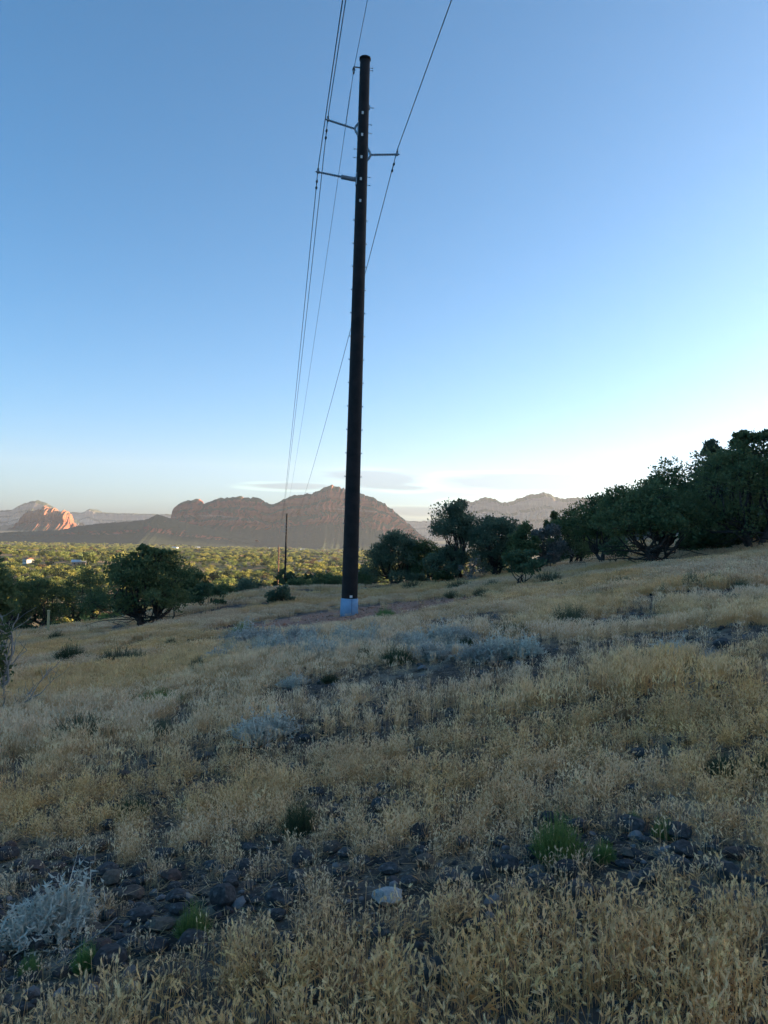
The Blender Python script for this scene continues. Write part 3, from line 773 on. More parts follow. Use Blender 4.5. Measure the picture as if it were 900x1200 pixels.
PATCH = [patch(*a) for a in ((640, 765, 220, 44, .6), (820, 748, 180, 40, .5), (560, 832, 120, 36, .4), (300, 805, 160, 30, .4), (420, 800, 160, 34, .5), (640, 1020, 330, 90, .75), (840, 1020, 150, 110, .45), (240, 1060, 200, 110, .5), (560, 800, 230, 80, .45), (330, 870, 220, 60, .5), (180, 870, 140, 60, .5), (740, 860, 150, 60, .5),
                             (850, 780, 120, 60, .5), (420, 725, 260, 34, .95), (80, 1150, 150, 90, .25), (370, 990, 120, 70, .4), (690, 900, 200, 40, .4), (350, 1130, 110, 50, .35),
                             (570, 860, 330, 90, -.5), (760, 800, 280, 70, -.4), (120, 800, 240, 36, -.9), (400, 920, 420, 60, -.45), (600, 1140, 500, 120, -.55), (230, 1170, 200, 60, -.3), (90, 950, 170, 60, -.35))]

# loose stones: they lie where the grass is open
gs = np.random.default_rng(77)
N = 9000
rr_ = np.exp(gs.uniform(math.log(1.8), math.log(17), N)); aa_ = gs.uniform(R(-33), R(33), N)
xx = rr_ * np.sin(aa_); yy = rr_ * np.cos(aa_)
bb = bare(xx, yy)
acc = gs.random(N) < (bb ** 1.3) * .9 + .03
xx, yy, rr_ = xx[acc], yy[acc], rr_[acc]
size = np.clip(gs.lognormal(math.log(.07), .42, len(xx)), .035, .15)
score = size / rr_; order = np.argsort(-score)
kept = []
for q in order:
    if all((xx[q] - a) ** 2 + (yy[q] - b) ** 2 > (size[q] * .5 + s_ * .45) ** 2 for a, b, s_ in ROCKS + kept) and all((xx[q] - a) ** 2 + (yy[q] - b) ** 2 > (s_ * .22) ** 2 for a, b, s_ in SHRUBS):
        kept.append((xx[q], yy[q], size[q]))
    if len(kept) >= 280: break
NAMED = len(ROCKS)
best = set()
for k, (a, b, s_) in enumerate(kept):
    L_ = min(LAND, key=lambda q: (q[0] - a) ** 2 + (q[1] - b) ** 2)
    dx, dy = a - L_[0], b - L_[1]
    side = ('to the right of ' if dx > 0 else 'to the left of ') if abs(dx) > abs(dy) else ('up-slope behind ' if dy > 0 else 'down-slope in front of ')
    bas = gs.random() < .8; colr = 'dark grey' if bas else 'brownish'
    head = 'biggest' if (L_[2], colr, side) not in best else ('fist-sized' if s_ > .075 else 'small')
    best.add((L_[2], colr, side))
    lab = '%s %s loose stone %s%s' % (head, colr, side, L_[2])
    rock(0, 0, 0, 0, 'basalt' if bas else 'brown_rock', lab, group=None if head == 'biggest' else '%s %s stones %s%s' % (head, colr, side, L_[2]),
         v=int(gs.integers(0, 8 if bas else 3)), rot=gs.uniform(0, 6), p=np.array([a, b, float(gz(a, b))]), size=s_)

# ------------------------------------------------------------------ scattered stuff (geometry nodes)
def scatter(name, pts, rot, scl, idx, tint, protos, label, cat, up=None):
    hidden = bpy.data.collections.new(name + '_kinds')          # not linked to the scene: only the source of the copies
    for k, (pn, me) in enumerate(protos):
        o = bpy.data.objects.new('kind_%02d' % k, me); hidden.objects.link(o)
    me = bpy.data.meshes.new(name); n = len(pts)
    me.vertices.add(n); me.vertices.foreach_set('co', np.asarray(pts, np.float32).ravel())
    def attr(nm, ty, v, key):
        a = me.attributes.new(nm, ty, 'POINT'); a.data.foreach_set(key, np.ascontiguousarray(v).ravel())
    attr('rot', 'FLOAT_VECTOR', np.asarray(rot, np.float32), 'vector'); attr('scl', 'FLOAT_VECTOR', np.asarray(scl, np.float32), 'vector')
    attr('pick', 'INT', np.asarray(idx, np.int32), 'value')
    attr('tint', 'FLOAT_COLOR', np.hstack([np.asarray(tint, np.float32), np.ones((n, 1), np.float32)]), 'color')
    o = link(name, me); tag(o, label, cat, kind='stuff')
    ng = bpy.data.node_groups.new(name, 'GeometryNodeTree')
    ng.interface.new_socket('Geometry', in_out='INPUT', socket_type='NodeSocketGeometry'); ng.interface.new_socket('Geometry', in_out='OUTPUT', socket_type='NodeSocketGeometry')
    N_ = ng.nodes; L_ = ng.links
    gi = N_.new('NodeGroupInput'); go = N_.new('NodeGroupOutput'); m2p = N_.new('GeometryNodeMeshToPoints'); ip = N_.new('GeometryNodeInstanceOnPoints'); ci = N_.new('GeometryNodeCollectionInfo')
    ci.inputs['Collection'].default_value = hidden; ci.inputs['Separate Children'].default_value = True; ci.inputs['Reset Children'].default_value = True
    def named(nm, ty):
        q = N_.new('GeometryNodeInputNamedAttribute'); q.data_type = ty; q.inputs['Name'].default_value = nm
        return next(s_ for s_ in q.outputs if s_.name == 'Attribute' and s_.enabled)
    L_.new(gi.outputs[0], m2p.inputs[0]); L_.new(m2p.outputs[0], ip.inputs['Points']); L_.new(ci.outputs[0], ip.inputs['Instance'])
    ip.inputs['Pick Instance'].default_value = True
    L_.new(named('pick', 'INT'), ip.inputs['Instance Index']); L_.new(named('rot', 'FLOAT_VECTOR'), ip.inputs['Rotation']); L_.new(named('scl', 'FLOAT_VECTOR'), ip.inputs['Scale'])
    L_.new(ip.outputs[0], go.inputs[0])
    md = o.modifiers.new('scatter', 'NODES'); md.node_group = ng
    return o


MAT['straw_stem'] = inst_material('straw_stem', (.84, .68, .51), .85, .40)
MAT['straw_head'] = inst_material('straw_head', (1.0, .98, .94), .85, .48)


def tuft(seed, n, rad_, hmin, hmax, stem_w, head_l, head_w, awn=0, lean=.28):
    g = np.random.default_rng(seed); b = MB()
    for _ in range(n):
        a = g.uniform(0, 2 * math.pi); q = math.sqrt(g.random()) * rad_
        p0 = np.array([math.cos(a) * q, math.sin(a) * q, -.02]); h = g.uniform(hmin, hmax)
        la = g.uniform(0, 2 * math.pi); ln = abs(g.normal(0, lean)) * h
        t = np.array([0, .4, .75, 1.0])[:, None]
        P = p0 + np.array([0, 0, h + .02]) * t + np.array([math.cos(la), math.sin(la), -.15]) * ln * t ** 2
        fa = g.uniform(0, math.pi); s = np.array([math.cos(fa), math.sin(fa), 0]) * stem_w / 2
        V = np.vstack([P - s, P + s]); b.add(V, [(0, 4, 5, 1), (1, 5, 6, 2), (2, 6, 7, 3)], m=0)
        d = unit(P[3] - P[2] + np.array([math.cos(la), math.sin(la), -.1]) * .25 * np.linalg.norm(P[3] - P[2]) + g.normal(0, .01, 3)); hl = head_l * g.uniform(.6, 1.25)
        e1 = unit(np.cross(d, g.normal(0, 1, 3))); e2 = np.cross(d, e1); w_ = head_w * g.uniform(.7, 1.2) / 2
        c = P[3] - d * hl * .15
        if awn:     # spikelets and awns fanned round the tip of the stalk
            ns = awn
            r_ = c + d * hl * np.linspace(0, .62, ns)[:, None] + g.normal(0, .0012, (ns, 3))
            aw = unit(d + g.normal(0, .17, (ns, 3))); L_ = hl * g.uniform(.42, .70, (ns, 1)); s1 = unit(np.cross(aw, g.normal(0, 1, (ns, 3)))) * w_ * g.uniform(.20, .40, (ns, 1))
            V = np.stack([r_, r_ + aw * L_ * .4 + s1, r_ + aw * L_, r_ + aw * L_ * .4 - s1], 1).reshape(-1, 3)
            b.add(V, np.arange(ns * 4).reshape(-1, 4), m=1)
        else:
            m_ = c + d * hl * .38; e = c + d * hl
            V = np.vstack([c, m_ + e1 * w_, m_ + e2 * w_, m_ - e1 * w_, m_ - e2 * w_, e])
            b.add(V, None, [(0, 2, 1), (0, 3, 2), (0, 4, 3), (0, 1, 4), (5, 1, 2), (5, 2, 3), (5, 3, 4), (5, 4, 1)], m=1)
        if g.random() < .25:     # a dry blade low on the stalk
            la = g.uniform(0, 2 * math.pi); e = np.array([math.cos(la), math.sin(la), g.uniform(.1, 1.1)]) * h * .45; q0 = P[0] + (P[1] - P[0]) * g.uniform(0, .8)
            b.add([q0 - s * 1.3, q0 + s * 1.3, q0 + e * .6 + s * 1.1 + (0, 0, .01), q0 + e], [(0, 1, 2, 3)], m=0)
    return b.mesh('tuft', [MAT['straw_stem'], MAT['straw_head']], False)


near = [('near_tuft', tuft(300 + k, (16, 11, 19, 8, 14, 17, 10, 18, 9, 14)[k], (.055, .04, .07, .05, .08)[k % 5], .07, (.15, .12, .17, .11, .14)[k % 5], .0014, (.024, .019, .027, .022)[k % 4], (.0085, .0070, .0095)[k % 3], 15, (.10, .18, .14, .32, .6)[k % 5])) for k in range(10)]
midt = [('mid_tuft', tuft(320 + k, (15, 10, 18, 12, 16, 9)[k], (.075, .055, .09)[k % 3], .11, (.20, .17, .22)[k % 3], .0020, .042, .0105, 10, (.06, .12, .09, .25, .07, .16)[k])) for k in range(6)]
fart = [('far_tuft', tuft(340 + k, 32, .24, .10, .22, .006, .05, .019, 0)) for k in range(5)]
protos = near + midt + fart
gr = np.random.default_rng(5)


def band(r1, r2, dens_, half=36):
    n = int(R(2 * half) / 2 * (r2 * r2 - r1 * r1) * dens_)
    r_ = np.sqrt(gr.uniform(r1 * r1, r2 * r2, n)); a = gr.uniform(-R(half), R(half), n)
    return r_ * np.sin(a), r_ * np.cos(a)


PX, PI, SC, BB = [], [], [], []
for (r1, r2, d_, k0, k1, s0, s1) in ((.9, 6.5, 400, 0, 10, .52, 1.08), (6.5, 17, 190, 10, 16, .75, 1.25), (17, 38, 50, 16, 21, .7, 1.1), (38, 85, 9, 16, 21, .9, 1.4)):
    x, y = band(r1, r2, d_)
    b = bare(x, y); fq = 6.5 if r1 < 5 else 3.8; fine = fbm(x * fq, y * fq, 91, 3, .6)
    keep = gr.random(len(x)) < np.clip((1 - b * .88) * sst(.47, .54, fine + .05 * (1 - b)), 0.05, 1)
    dm = ((x - POLE[0] + .2) / 4.3) ** 2 + ((y - POLE[1] + 1.0) / 4.0) ** 2
    keep &= ~((dm < 1.2) & (gr.random(len(x)) < .95))
    for sx, sy, sw in SHRUBS: keep &= (x - sx) ** 2 + (y - sy) ** 2 > (sw * .34) ** 2
    for sx, sy, sw in ROCKS[:NAMED]:
        q = math.hypot(sx, sy); keep &= (x - sx + sx / q * sw * .6) ** 2 + (y - sy + sy / q * sw * .6) ** 2 > (sw * .75) ** 2
    x, y, b = x[keep], y[keep], b[keep]
    PX.append(np.stack([x, y, gz(x, y)], 1)); PI.append(gr.integers(k0, k1, len(x)))
    hgt = (.62 + .75 * fbm(x * .5, y * .5, 95, 3)) * gr.uniform(s0, s1, len(x)) * (1 - .35 * b)
    ww = gr.uniform(.85, 1.2, len(x)) * (1 if r1 < 30 else 1.3)
    SC.append(np.stack([hgt * ww, hgt * ww, hgt], 1)); BB.append(b)
P_ = np.vstack(PX); I_ = np.concatenate(PI); S_ = np.vstack(SC); B_ = np.concatenate(BB); n = len(P_)
ROT = np.stack([gr.normal(0, .07, n), gr.normal(0, .07, n), gr.uniform(0, 6.28, n)], 1)
gold = sst(.40, .62, fbm(P_[:, 0] * .22 + 5, P_[:, 1] * .22, 97, 3)) * (1 - B_)
for (px_, py_, rx, ry, s_) in PATCH:
    if s_ < 0: gold = np.clip(gold - s_ * .8 * np.exp(-(((P_[:, 0] - px_) / rx) ** 2 + ((P_[:, 1] - py_) / ry) ** 2)), 0, 1)
gold = (gold * gr.uniform(.6, 1.1, n))[:, None]
pale = np.array([.96, .77, .57]); yel = np.array([.96, .70, .36]); brn = np.array([.60, .40, .23])
TI = pale * (1 - gold) + yel * gold
bm_ = (gr.random((n, 1)) < .14) * gr.uniform(.3, .9, (n, 1)); TI = TI * (1 - bm_) + brn * bm_
TI = np.minimum(TI * gr.uniform(.8, 1.1, (n, 1)), .96)
scatter('dry_grass', P_, ROT, S_, I_, TI, protos, 'dry seeding straw grass covering the whole slope', 'grass')
print('grass instances', n)

# flattened straw lying between the tufts, and gravel
MAT['litter'] = inst_material('litter', (.9, .8, .62), .9, .1)


def litter(seed):
    g = np.random.default_rng(seed); b = MB()
    for _ in range(16):
        a = g.uniform(0, 6.28); c = np.array([g.normal(0, .07), g.normal(0, .07), g.uniform(.004, .03)]); d = np.array([math.cos(a), math.sin(a), g.normal(0, .12)]) * g.uniform(.012, .05); s = np.array([-d[1], d[0], 0]); s = s / np.linalg.norm(s) * .0016
        b.add([c - d - s, c - d + s, c + d + s + (0, 0, .004), c + d - s + (0, 0, .004)], [(0, 1, 2, 3)])
    return b.mesh('litter', MAT['litter'])


x, y = band(.9, 12, 90); P2 = np.stack([x, y, gz(x, y)], 1); n = len(P2)
scatter('straw_litter', P2, np.stack([np.zeros(n), np.zeros(n), gr.uniform(0, 6.28, n)], 1), np.repeat(gr.uniform(.4, 1.0, (n, 1)), 3, 1), gr.integers(0, 4, n), np.array([.50, .38, .25]) * gr.uniform(.4, 1.2, (n, 1)),
        [('straw', litter(400 + k)) for k in range(4)], 'flattened straw lying between the grass tufts', 'straw')
MAT['pebble'] = inst_material('pebble', (1, 1, 1), .9, 0.0)
peb = []
for k in range(4):
    V_, T_ = stone(500 + k, .6, 1); peb.append(('pebble', MB().add(V_, None, T_).mesh('pebble', MAT['pebble'])))
xs_, ys_ = [], []
for r1, r2, d_ in ((.9, 8, 330), (8, 30, 34)):
    x, y = band(r1, r2, d_); k = gr.random(len(x)) < bare(x, y) * .8 + .12; xs_.append(x[k]); ys_.append(y[k])
x = np.concatenate(xs_); y = np.concatenate(ys_); n = len(x); s_ = np.clip(gr.lognormal(math.log(.030), .5, n), .01, .09) * np.where(np.hypot(x, y) > 8, 1.7, 1)
grey = (gr.random((n, 1)) < .35); TI = np.where(grey, np.array([.16, .145, .14]), np.array([.055, .048, .047])) * gr.uniform(.6, 1.4, (n, 1))
dm = (((x - POLE[0] + .2) / 4.2) ** 2 + ((y - POLE[1] + 1.0) / 4.0) ** 2) < 1.1; TI[dm] = np.array([.46, .23, .15]) * gr.uniform(.6, 1.3, (dm.sum(), 1))
scatter('gravel', np.stack([x, y, gz(x, y) + s_ * .1], 1), gr.uniform(0, 6.28, (n, 3)) * np.array([.1, .1, 1]), np.repeat(s_[:, None], 3, 1), gr.integers(0, 4, n), TI, peb, 'small dark gravel scattered over the bare patches', 'gravel')

# ------------------------------------------------------------------ valley woodland
VB = 1.85
MAT['wood_leaf'] = inst_material('wood_leaf', (1, 1, 1), .8, .35, var=.35)


def far_tree(seed, n=150):
    g = np.random.default_rng(seed); b = MB(); lob = []
    for k in range(7): a = k * 2.4; q = math.sqrt((k + .5) / 7) * .36; lob.append((math.cos(a) * q, math.sin(a) * q, .35 + g.uniform(0, .38) * (1 - q), .16 + g.uniform(0, .09)))
    lob = np.array(lob); k = g.integers(0, 7, n); d = unit(g.normal(0, 1, (n, 3))); P = lob[k, :3] + d * lob[k, 3:4] * g.uniform(.6, 1.05, (n, 1)); P[:, 2] = np.maximum(P[:, 2], .06)
    o = unit(d + g.normal(0, .5, (n, 3)) + (0, 0, .3)); s = unit(np.cross(o, g.normal(0, 1, (n, 3)))); L = g.uniform(.10, .18, (n, 1)); W_ = L * .42
    b.add(np.stack([P - o * L * .5, P + s * W_, P + o * L * .5, P - s * W_], 1).reshape(-1, 3), np.arange(n * 4).reshape(-1, 4))
    b.tube([(0, 0, -.08), (.02, 0, .2), (0, .02, .5)], [.045, .035, .015], 5)
    return b.mesh('far_tree', MAT['wood_leaf'])


FT = [far_tree(600 + k) for k in range(5)]
gv = np.random.default_rng(19)
xs_, ys_ = [], []
for r1, r2, d_, h1, h2 in ((75, 240, .012, -32, 34), (240, 700, .011, -34, 20), (700, 1700, .0075, -32, 14), (1700, 3000, .004, -31, 10), (3000, 4600, .002, -31, 8)):
    n = int(R(h2 - h1) / 2 * (r2 ** 2 - r1 ** 2) * d_); r_ = np.sqrt(gv.uniform(r1 * r1, r2 * r2, n)); a = gv.uniform(R(h1), R(h2), n)
    x = r_ * np.sin(a); y = r_ * np.cos(a); k = gv.random(n) < sst(.28, .55, fbm(x * .012, y * .012, 33, 3)) * .9 + .1; xs_.append(x[k]); ys_.append(y[k])
x = np.concatenate(xs_); y = np.concatenate(ys_)


HOUSES = []


def house(px, py, D, w_, d_, h_, rot, wall, roof, label, pitch=.25, pale=True):
    p = at(px, py, D); p[2] = gz(p[0], p[1])
    HOUSES.append((p[0], p[1], max(w_, d_)))
    t = thing('house', label, 'house', p, rot)
    link('wall', MB().box((0, 0, h_ / 2 - .5), (w_, d_, h_ + 1)).mesh('wall', wall), t)
    b = MB(); e = .5; z = h_; rp = d_ * pitch
    b.add([(-w_ / 2 - e, -d_ / 2 - e, z), (w_ / 2 + e, -d_ / 2 - e, z), (w_ / 2 + e, d_ / 2 + e, z), (-w_ / 2 - e, d_ / 2 + e, z), (-w_ / 2 - e, 0, z + rp), (w_ / 2 + e, 0, z + rp)], [(0, 1, 5, 4), (2, 3, 4, 5), (0, 3, 2, 1)], [(0, 4, 3), (1, 2, 5)])
    link('roof', b.mesh('roof', roof), t)
    wb = MB().box((0, 0, 0), (1.4, .12, 1.2)).mesh('window', MAT['dark_glass'])
    for k in range(3): link('window', wb, t, (-w_ * .3 + k * w_ * .3, -d_ / 2 - .04, h_ * .5))


MAT['wall_cream'] = material('cream_wall', (.62, .56, .48), (.72, .66, .58), 1, .9); MAT['wall_tan'] = material('tan_wall', (.34, .24, .17), (.42, .30, .22), 1, .9)
MAT['roof_white'] = material('white_roof', (.70, .70, .70), (.80, .80, .80), .5, .6); MAT['roof_red'] = material('red_roof', (.26, .12, .08), (.34, .17, .11), 1, .8); MAT['roof_blue'] = material('blue_grey_roof', (.30, .36, .42), (.40, .46, .52), 1, .5)
MAT['dark_glass'] = material('dark_glass', (.02, .025, .03), (.04, .045, .05), 3, .15)
for a in ((92, 668, 780, 13, 9, 3.4, .35, 'wall_tan', 'roof_white', 'house with a white sunlit roof in the left part of the valley'),
          (33, 664, 820, 9, 8, 4.2, -.7, 'wall_cream', 'roof_red', 'small cream house catching the sun near the left border'),
          (362, 655, 1500, 52, 16, 4, .1, 'wall_tan', 'roof_blue', 'long low building with a blue-grey roof left of the pole'),
          (350, 668, 900, 12, 9, 3.5, .5, 'wall_cream', 'roof_red', 'small house with a pinkish wall below the long low building'),
          (232, 634, 3600, 22, 14, 5, .3, 'wall_cream', 'roof_white', 'pale house at the foot of the red mountain, left one'),
          (262, 634, 3500, 24, 14, 5, .1, 'wall_cream', 'roof_white', 'pale house at the foot of the red mountain, second from left'),
          (318, 635, 3600, 20, 14, 5, -.3, 'wall_cream', 'roof_white', 'pale house at the foot of the red mountain just left of the far pole'),
          (356, 632, 3800, 30, 16, 6, .2, 'wall_cream', 'roof_white', 'pale house at the foot of the red mountain right of the far pole'),
          (125, 645, 2300, 18, 12, 4, .2, 'wall_cream', 'roof_red', 'tiny pale house in the woods above the crooked juniper'),
          (205, 645, 2500, 20, 12, 4, -.4, 'wall_cream', 'roof_white', 'tiny white-roofed house in the woods right of the crooked juniper'),
          (285, 660, 1300, 14, 10, 4, .8, 'wall_tan', 'roof_red', 'brown house among the sunlit trees above the rounded bush')):
    house(*a[:7], MAT[a[7]], MAT[a[8]], a[9])
free = np.ones(len(x), bool)
for hx, hy, hw in HOUSES:
    L = math.hypot(hx, hy); ux, uy = hx / L, hy / L
    tpar = (x - hx) * ux + (y - hy) * uy; perp = np.abs((x - hx) * uy - (y - hy) * ux)
    free &= ~((perp < hw * .6) & (tpar < hw * .6) & (tpar > -hw * 2.5))
for hx, hy in ((-24, 182), (-33, 258)): free &= np.hypot(x - hx, y - hy) > 5
# keep the wood out of the open slope and clear of the trees placed one by one
sl_ = (y < 70) & (x > -45)
free &= ~sl_
x, y = x[free], y[free]; d_ = np.hypot(x, y)
hh = gv.lognormal(math.log(4.4), .3, len(x)) * np.where(d_ > 700, 1.15, 1) * np.where(d_ > 1700, 1.3, 1); ww = hh * gv.uniform(1.0, 1.5, len(x))
g3 = gv.random((len(x), 1)); ol = np.array([.11, .125, .035]); dk = np.array([.040, .058, .026]); yl = np.array([.20, .18, .045]); rd = np.array([.17, .11, .06])
ol, dk, yl = ol * VB, dk * 1.1, yl * VB
TI = np.where(g3 < .38, ol, np.where(g3 < .68, dk, np.where(g3 < .94, yl, rd))) * gv.uniform(.8, 1.25, (len(x), 1))
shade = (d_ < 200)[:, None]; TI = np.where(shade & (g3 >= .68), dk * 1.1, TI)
order = np.argsort(-(hh / d_) * ((np.abs(np.arctan2(x, y)) < R(26)) & (np.arctan2(x, y) < R(-2)) & (d_ > 200)))
big = order[:70]
tw = [material('valley_leaf_%s' % nm, c * .8, c * 1.2, 1.2, .8, transl=.2) for nm, c in (('olive', ol), ('dark', dk), ('yellow', yl))]
VT = [(lambda m_, s_: (m_.materials.clear(), m_.materials.append(s_), m_)[2])(far_tree(650 + k, 420), tw[k]) for k in range(3)]
VL = ('olive green round tree among those dotting the sunlit valley', 'dark green round tree among those dotting the sunlit valley', 'yellow-green round tree among those dotting the sunlit valley')
for q in big:
    k = int(gv.integers(0, 3)); o = link('valley_tree', VT[k], None, (x[q], y[q], float(gz(x[q], y[q]))), gv.uniform(0, 6), (ww[q], ww[q], hh[q]))
    ax = math.degrees(math.atan2(x[q], y[q])); wh = 'near the left border' if ax < -21.5 else 'above the crooked juniper' if ax < -13.5 else 'left of the far power poles' if ax < -8 else 'right of the far power poles'
    vl = VL[k].replace('among those dotting the sunlit valley', 'in the sunlit valley ' + wh)
    tag(o, vl, 'tree', vl.replace(' tree ', ' trees '))
rest = np.ones(len(x), bool); rest[big] = False; x, y, hh, ww, TI = x[rest], y[rest], hh[rest], ww[rest], TI[rest]; n = len(x)
print('woodland', n)
scatter('woodland', np.stack([x, y, gz(x, y)], 1), np.stack([np.zeros(n), np.zeros(n), gv.uniform(0, 6.28, n)], 1), np.stack([ww, ww, hh], 1), gv.integers(0, 5, n), TI, [('tree', m_) for m_ in FT], 'scattered juniper wood covering the valley floor and hillside', 'woodland')

# ------------------------------------------------------------------ power line
MAT['pole'] = material('weathered_steel', (.012, .010, .010), (.026, .020, .019), 3.0, .7, bump=.1, bscale=20, spec=.25)
MAT['blue'] = material('blue_sleeve', (.20, .33, .48), (.26, .40, .56), 4.0, .6, c3=(.30, .42, .53), s3=2.0)
MAT['seam'] = material('dark_seam', (.08, .12, .2), (.12, .17, .26), 5, .7)
MAT['polymer'] = material('grey_polymer', (.20, .24, .29), (.27, .31, .36), 5, .5)
MAT['galv'] = material('galvanised_steel', (.22, .25, .28), (.34, .37, .40), 8, .45, metal=.6)
MAT['reflector'] = material('pale_tag', (.72, .66, .62), (.80, .74, .70), 8, .4)
MAT['wire'] = material('aluminium_wire', (.045, .05, .06), (.08, .085, .095), 5, .6)
MAT['wood_pole'] = material('wooden_pole', (.20, .10, .06), (.30, .16, .10), 3, .85)
Dp = depth(POLE); U = Dp / F                       # metres per photograph pixel at the pole


def zpy(py):
    v0 = POLE - EYE; k = (600 - py) / F
    return float((k * (v0 @ _f) - v0 @ _u) / (_u[2] - k * _f[2]))


HP = zpy(67)
RB, RT = 9.6 * U, 6.0 * U
line_dir = unit(np.array([-.150, 1.0, 0])); right_dir = np.array([line_dir[1], -line_dir[0], 0])
RZ = math.atan2(right_dir[1], right_dir[0])        # local +X is to the right of the line, +Y runs down the line


def rad_at(z): return RB + (RT - RB) * z / HP


ARM = [(-1, zpy(209), 46 * U, .11, 'sleeved'), (-1, zpy(150), 37 * U, .22, 'plain'), (1, zpy(178.5), 36 * U, .115, 'plain')]
TIPS = []


def make_pole(label):
    t = thing('power_pole', label, 'utility pole', POLE - np.array([0, 0, .06]), RZ, 'tall steel poles of the power line')
    zs = np.linspace(-.4, HP, 24); k = 24
    b = MB().tube([(0, 0, z) for z in zs], [rad_at(z) for z in zs], k)
    link('shaft', b.mesh('shaft', MAT['pole'], True), t)
    hb = 22 * U
    slv = link('ground_sleeve', MB().tube([(0, 0, -.1), (0, 0, hb * .5), (0, 0, hb - .012), (0, 0, hb)], [rad_at(0) + .035, rad_at(0) + .025, rad_at(0) + .02, rad_at(0) + .004], k).mesh('ground_sleeve', MAT['blue'], True), t)
    b = MB(); b.box((.05, -(rad_at(0) + .028), hb * .5), (.012, .016, hb)); link('seam', b.mesh('seam', MAT['seam']), slv)
    link('cap', MB().tube([(0, 0, HP - .05), (0, 0, HP + .02), (0, 0, HP + .05)], [RT + .025, RT + .028, RT * .7], k).mesh('cap', MAT['pole'], True), t)
    # ladder clips up both sides
    clip = MB(); clip.box((.018, 0, 0), (.05, .03, .03)); clip.box((.045, 0, .012), (.014, .04, .05)); cm = clip.mesh('step_clip', MAT['galv'])
    z = 1.6; 
    while z < HP * .74:
        for s in (1, -1): link('step_clip', cm, t, (s * (rad_at(z) - .01), 0, z), 0 if s > 0 else math.pi)
        z += .82
    bolt = MB().tube([(0, 0, 0), (.10, 0, 0)], .009, 6); bolt.tube([(.10, 0, 0), (.13, 0, 0)], .02, 6); bolt_m = bolt.mesh('bolt', MAT['galv'])
    for py in (77, 80, 143.5, 153.5, 205, 214.5): z = zpy(py); link('bolt', bolt_m, t, (rad_at(z) - .02, 0, z))
    for py in (173.5, 183.5): z = zpy(py); link('bolt', bolt_m, t, (-rad_at(z) + .02, 0, z), math.pi)
    lb = MB().tube([(0, 0, 0), (.18, 0, 0)], .012, 6); lb.box((.0, 0, 0), (.06, .09, .14)); z = zpy(123.5)
    link('ground_lug', lb.mesh('ground_lug', MAT['galv']), t, (rad_at(z), 0, z))
    tg = MB().box((0, 0, 0), (.07, .012, .10)).mesh('reflector_tag', MAT['reflector'])
    for py in (133.5, 159, 185, 210.5, 236): z = zpy(py); link('reflector_tag', tg, t, (-.05, -rad_at(z) - .002, z))
    b = MB().box((0, 0, 0), (.09, .03, .08)); link('ground_lug', b.mesh('ground_lug', MAT['reflector']), t, (.02, -rad_at(hb) - .01, hb + .08))
    for s, z, L, rise, kind in ARM:
        r0 = rad_at(z); b = MB(); br = MB(); cl = MB()
        x0 = r0 - .02; a0 = np.array([s * (x0 + .12), 0, z]); dirv = unit(np.array([s, 0, rise])); e = a0 + dirv * (L - .12)
        nsh = 16
        P = [a0 + (e - a0) * q for q in np.linspace(0, 1, nsh * 3 + 1)]; rr = [.028 + (.026 if q % 3 == 1 else 0) for q in range(nsh * 3 + 1)]
        if kind == 'sleeved': rr = [.075 if q < 16 else v for q, v in enumerate(rr)]; rr[16] = .09
        b.tube(P, rr, 10)
        ins = link('line_post_insulator', b.mesh('line_post_insulator', MAT['polymer'], False), t)
        if kind == 'plain':
            br.tube([(s * x0, 0, z + .2), (s * (x0 + .08), 0, z + .11), a0], [.045, .04, .04], 8); br.tube([(s * x0, 0, z - .2), (s * (x0 + .08), 0, z - .11), a0], [.045, .04, .04], 8)
            br.box((s * x0, 0, z), (.05, .16, .5))
        else:
            br.box((s * x0, 0, z), (.06, .2, .42)); br.tube([(s * x0, 0, z), a0 + dirv * .05], [.085, .085], 8)
        link('bracket', br.mesh('bracket', MAT['galv']), ins)
        cl.box(e + np.array([0, 0, .04]), (.07, .12, .14)); cl.tube([e - (0, .16, -.09), e + (0, 0, .10), e + (0, .16, .09)], [.02, .04, .02], 6); cl.tube([e, e + dirv * .09], .025, 6)
        link('conductor_clamp', cl.mesh('conductor_clamp', MAT['galv']), ins)
        TIPS.append(e + np.array([0, 0, .10]))
    z = zpy(78); b = MB().tube([(-rad_at(z) + .03, 0, z), (-rad_at(z) - .22, 0, z)], .022, 6); b.tube([(-rad_at(z) - .2, 0, z + .03), (-rad_at(z) - .2, 0, z - .12)], .03, 6)
    b.box((-rad_at(z) - .21, 0, z - .14), (.06, .14, .16)); link('shield_bracket', b.mesh('shield_bracket', MAT['galv']), t)
    TIPS.append(np.array([-rad_at(z) - .21, 0, z - .16]))
    return t


pole = make_pole('tall dark steel power pole with a blue sleeve at its foot')
FARP = at(333.5, 691, 186); FARP[2] = at(337, 602, 186)[2] - HP


def loc2w(v, base): return base + right_dir * v[0] + line_dir * v[1] + np.array([0, 0, v[2]])


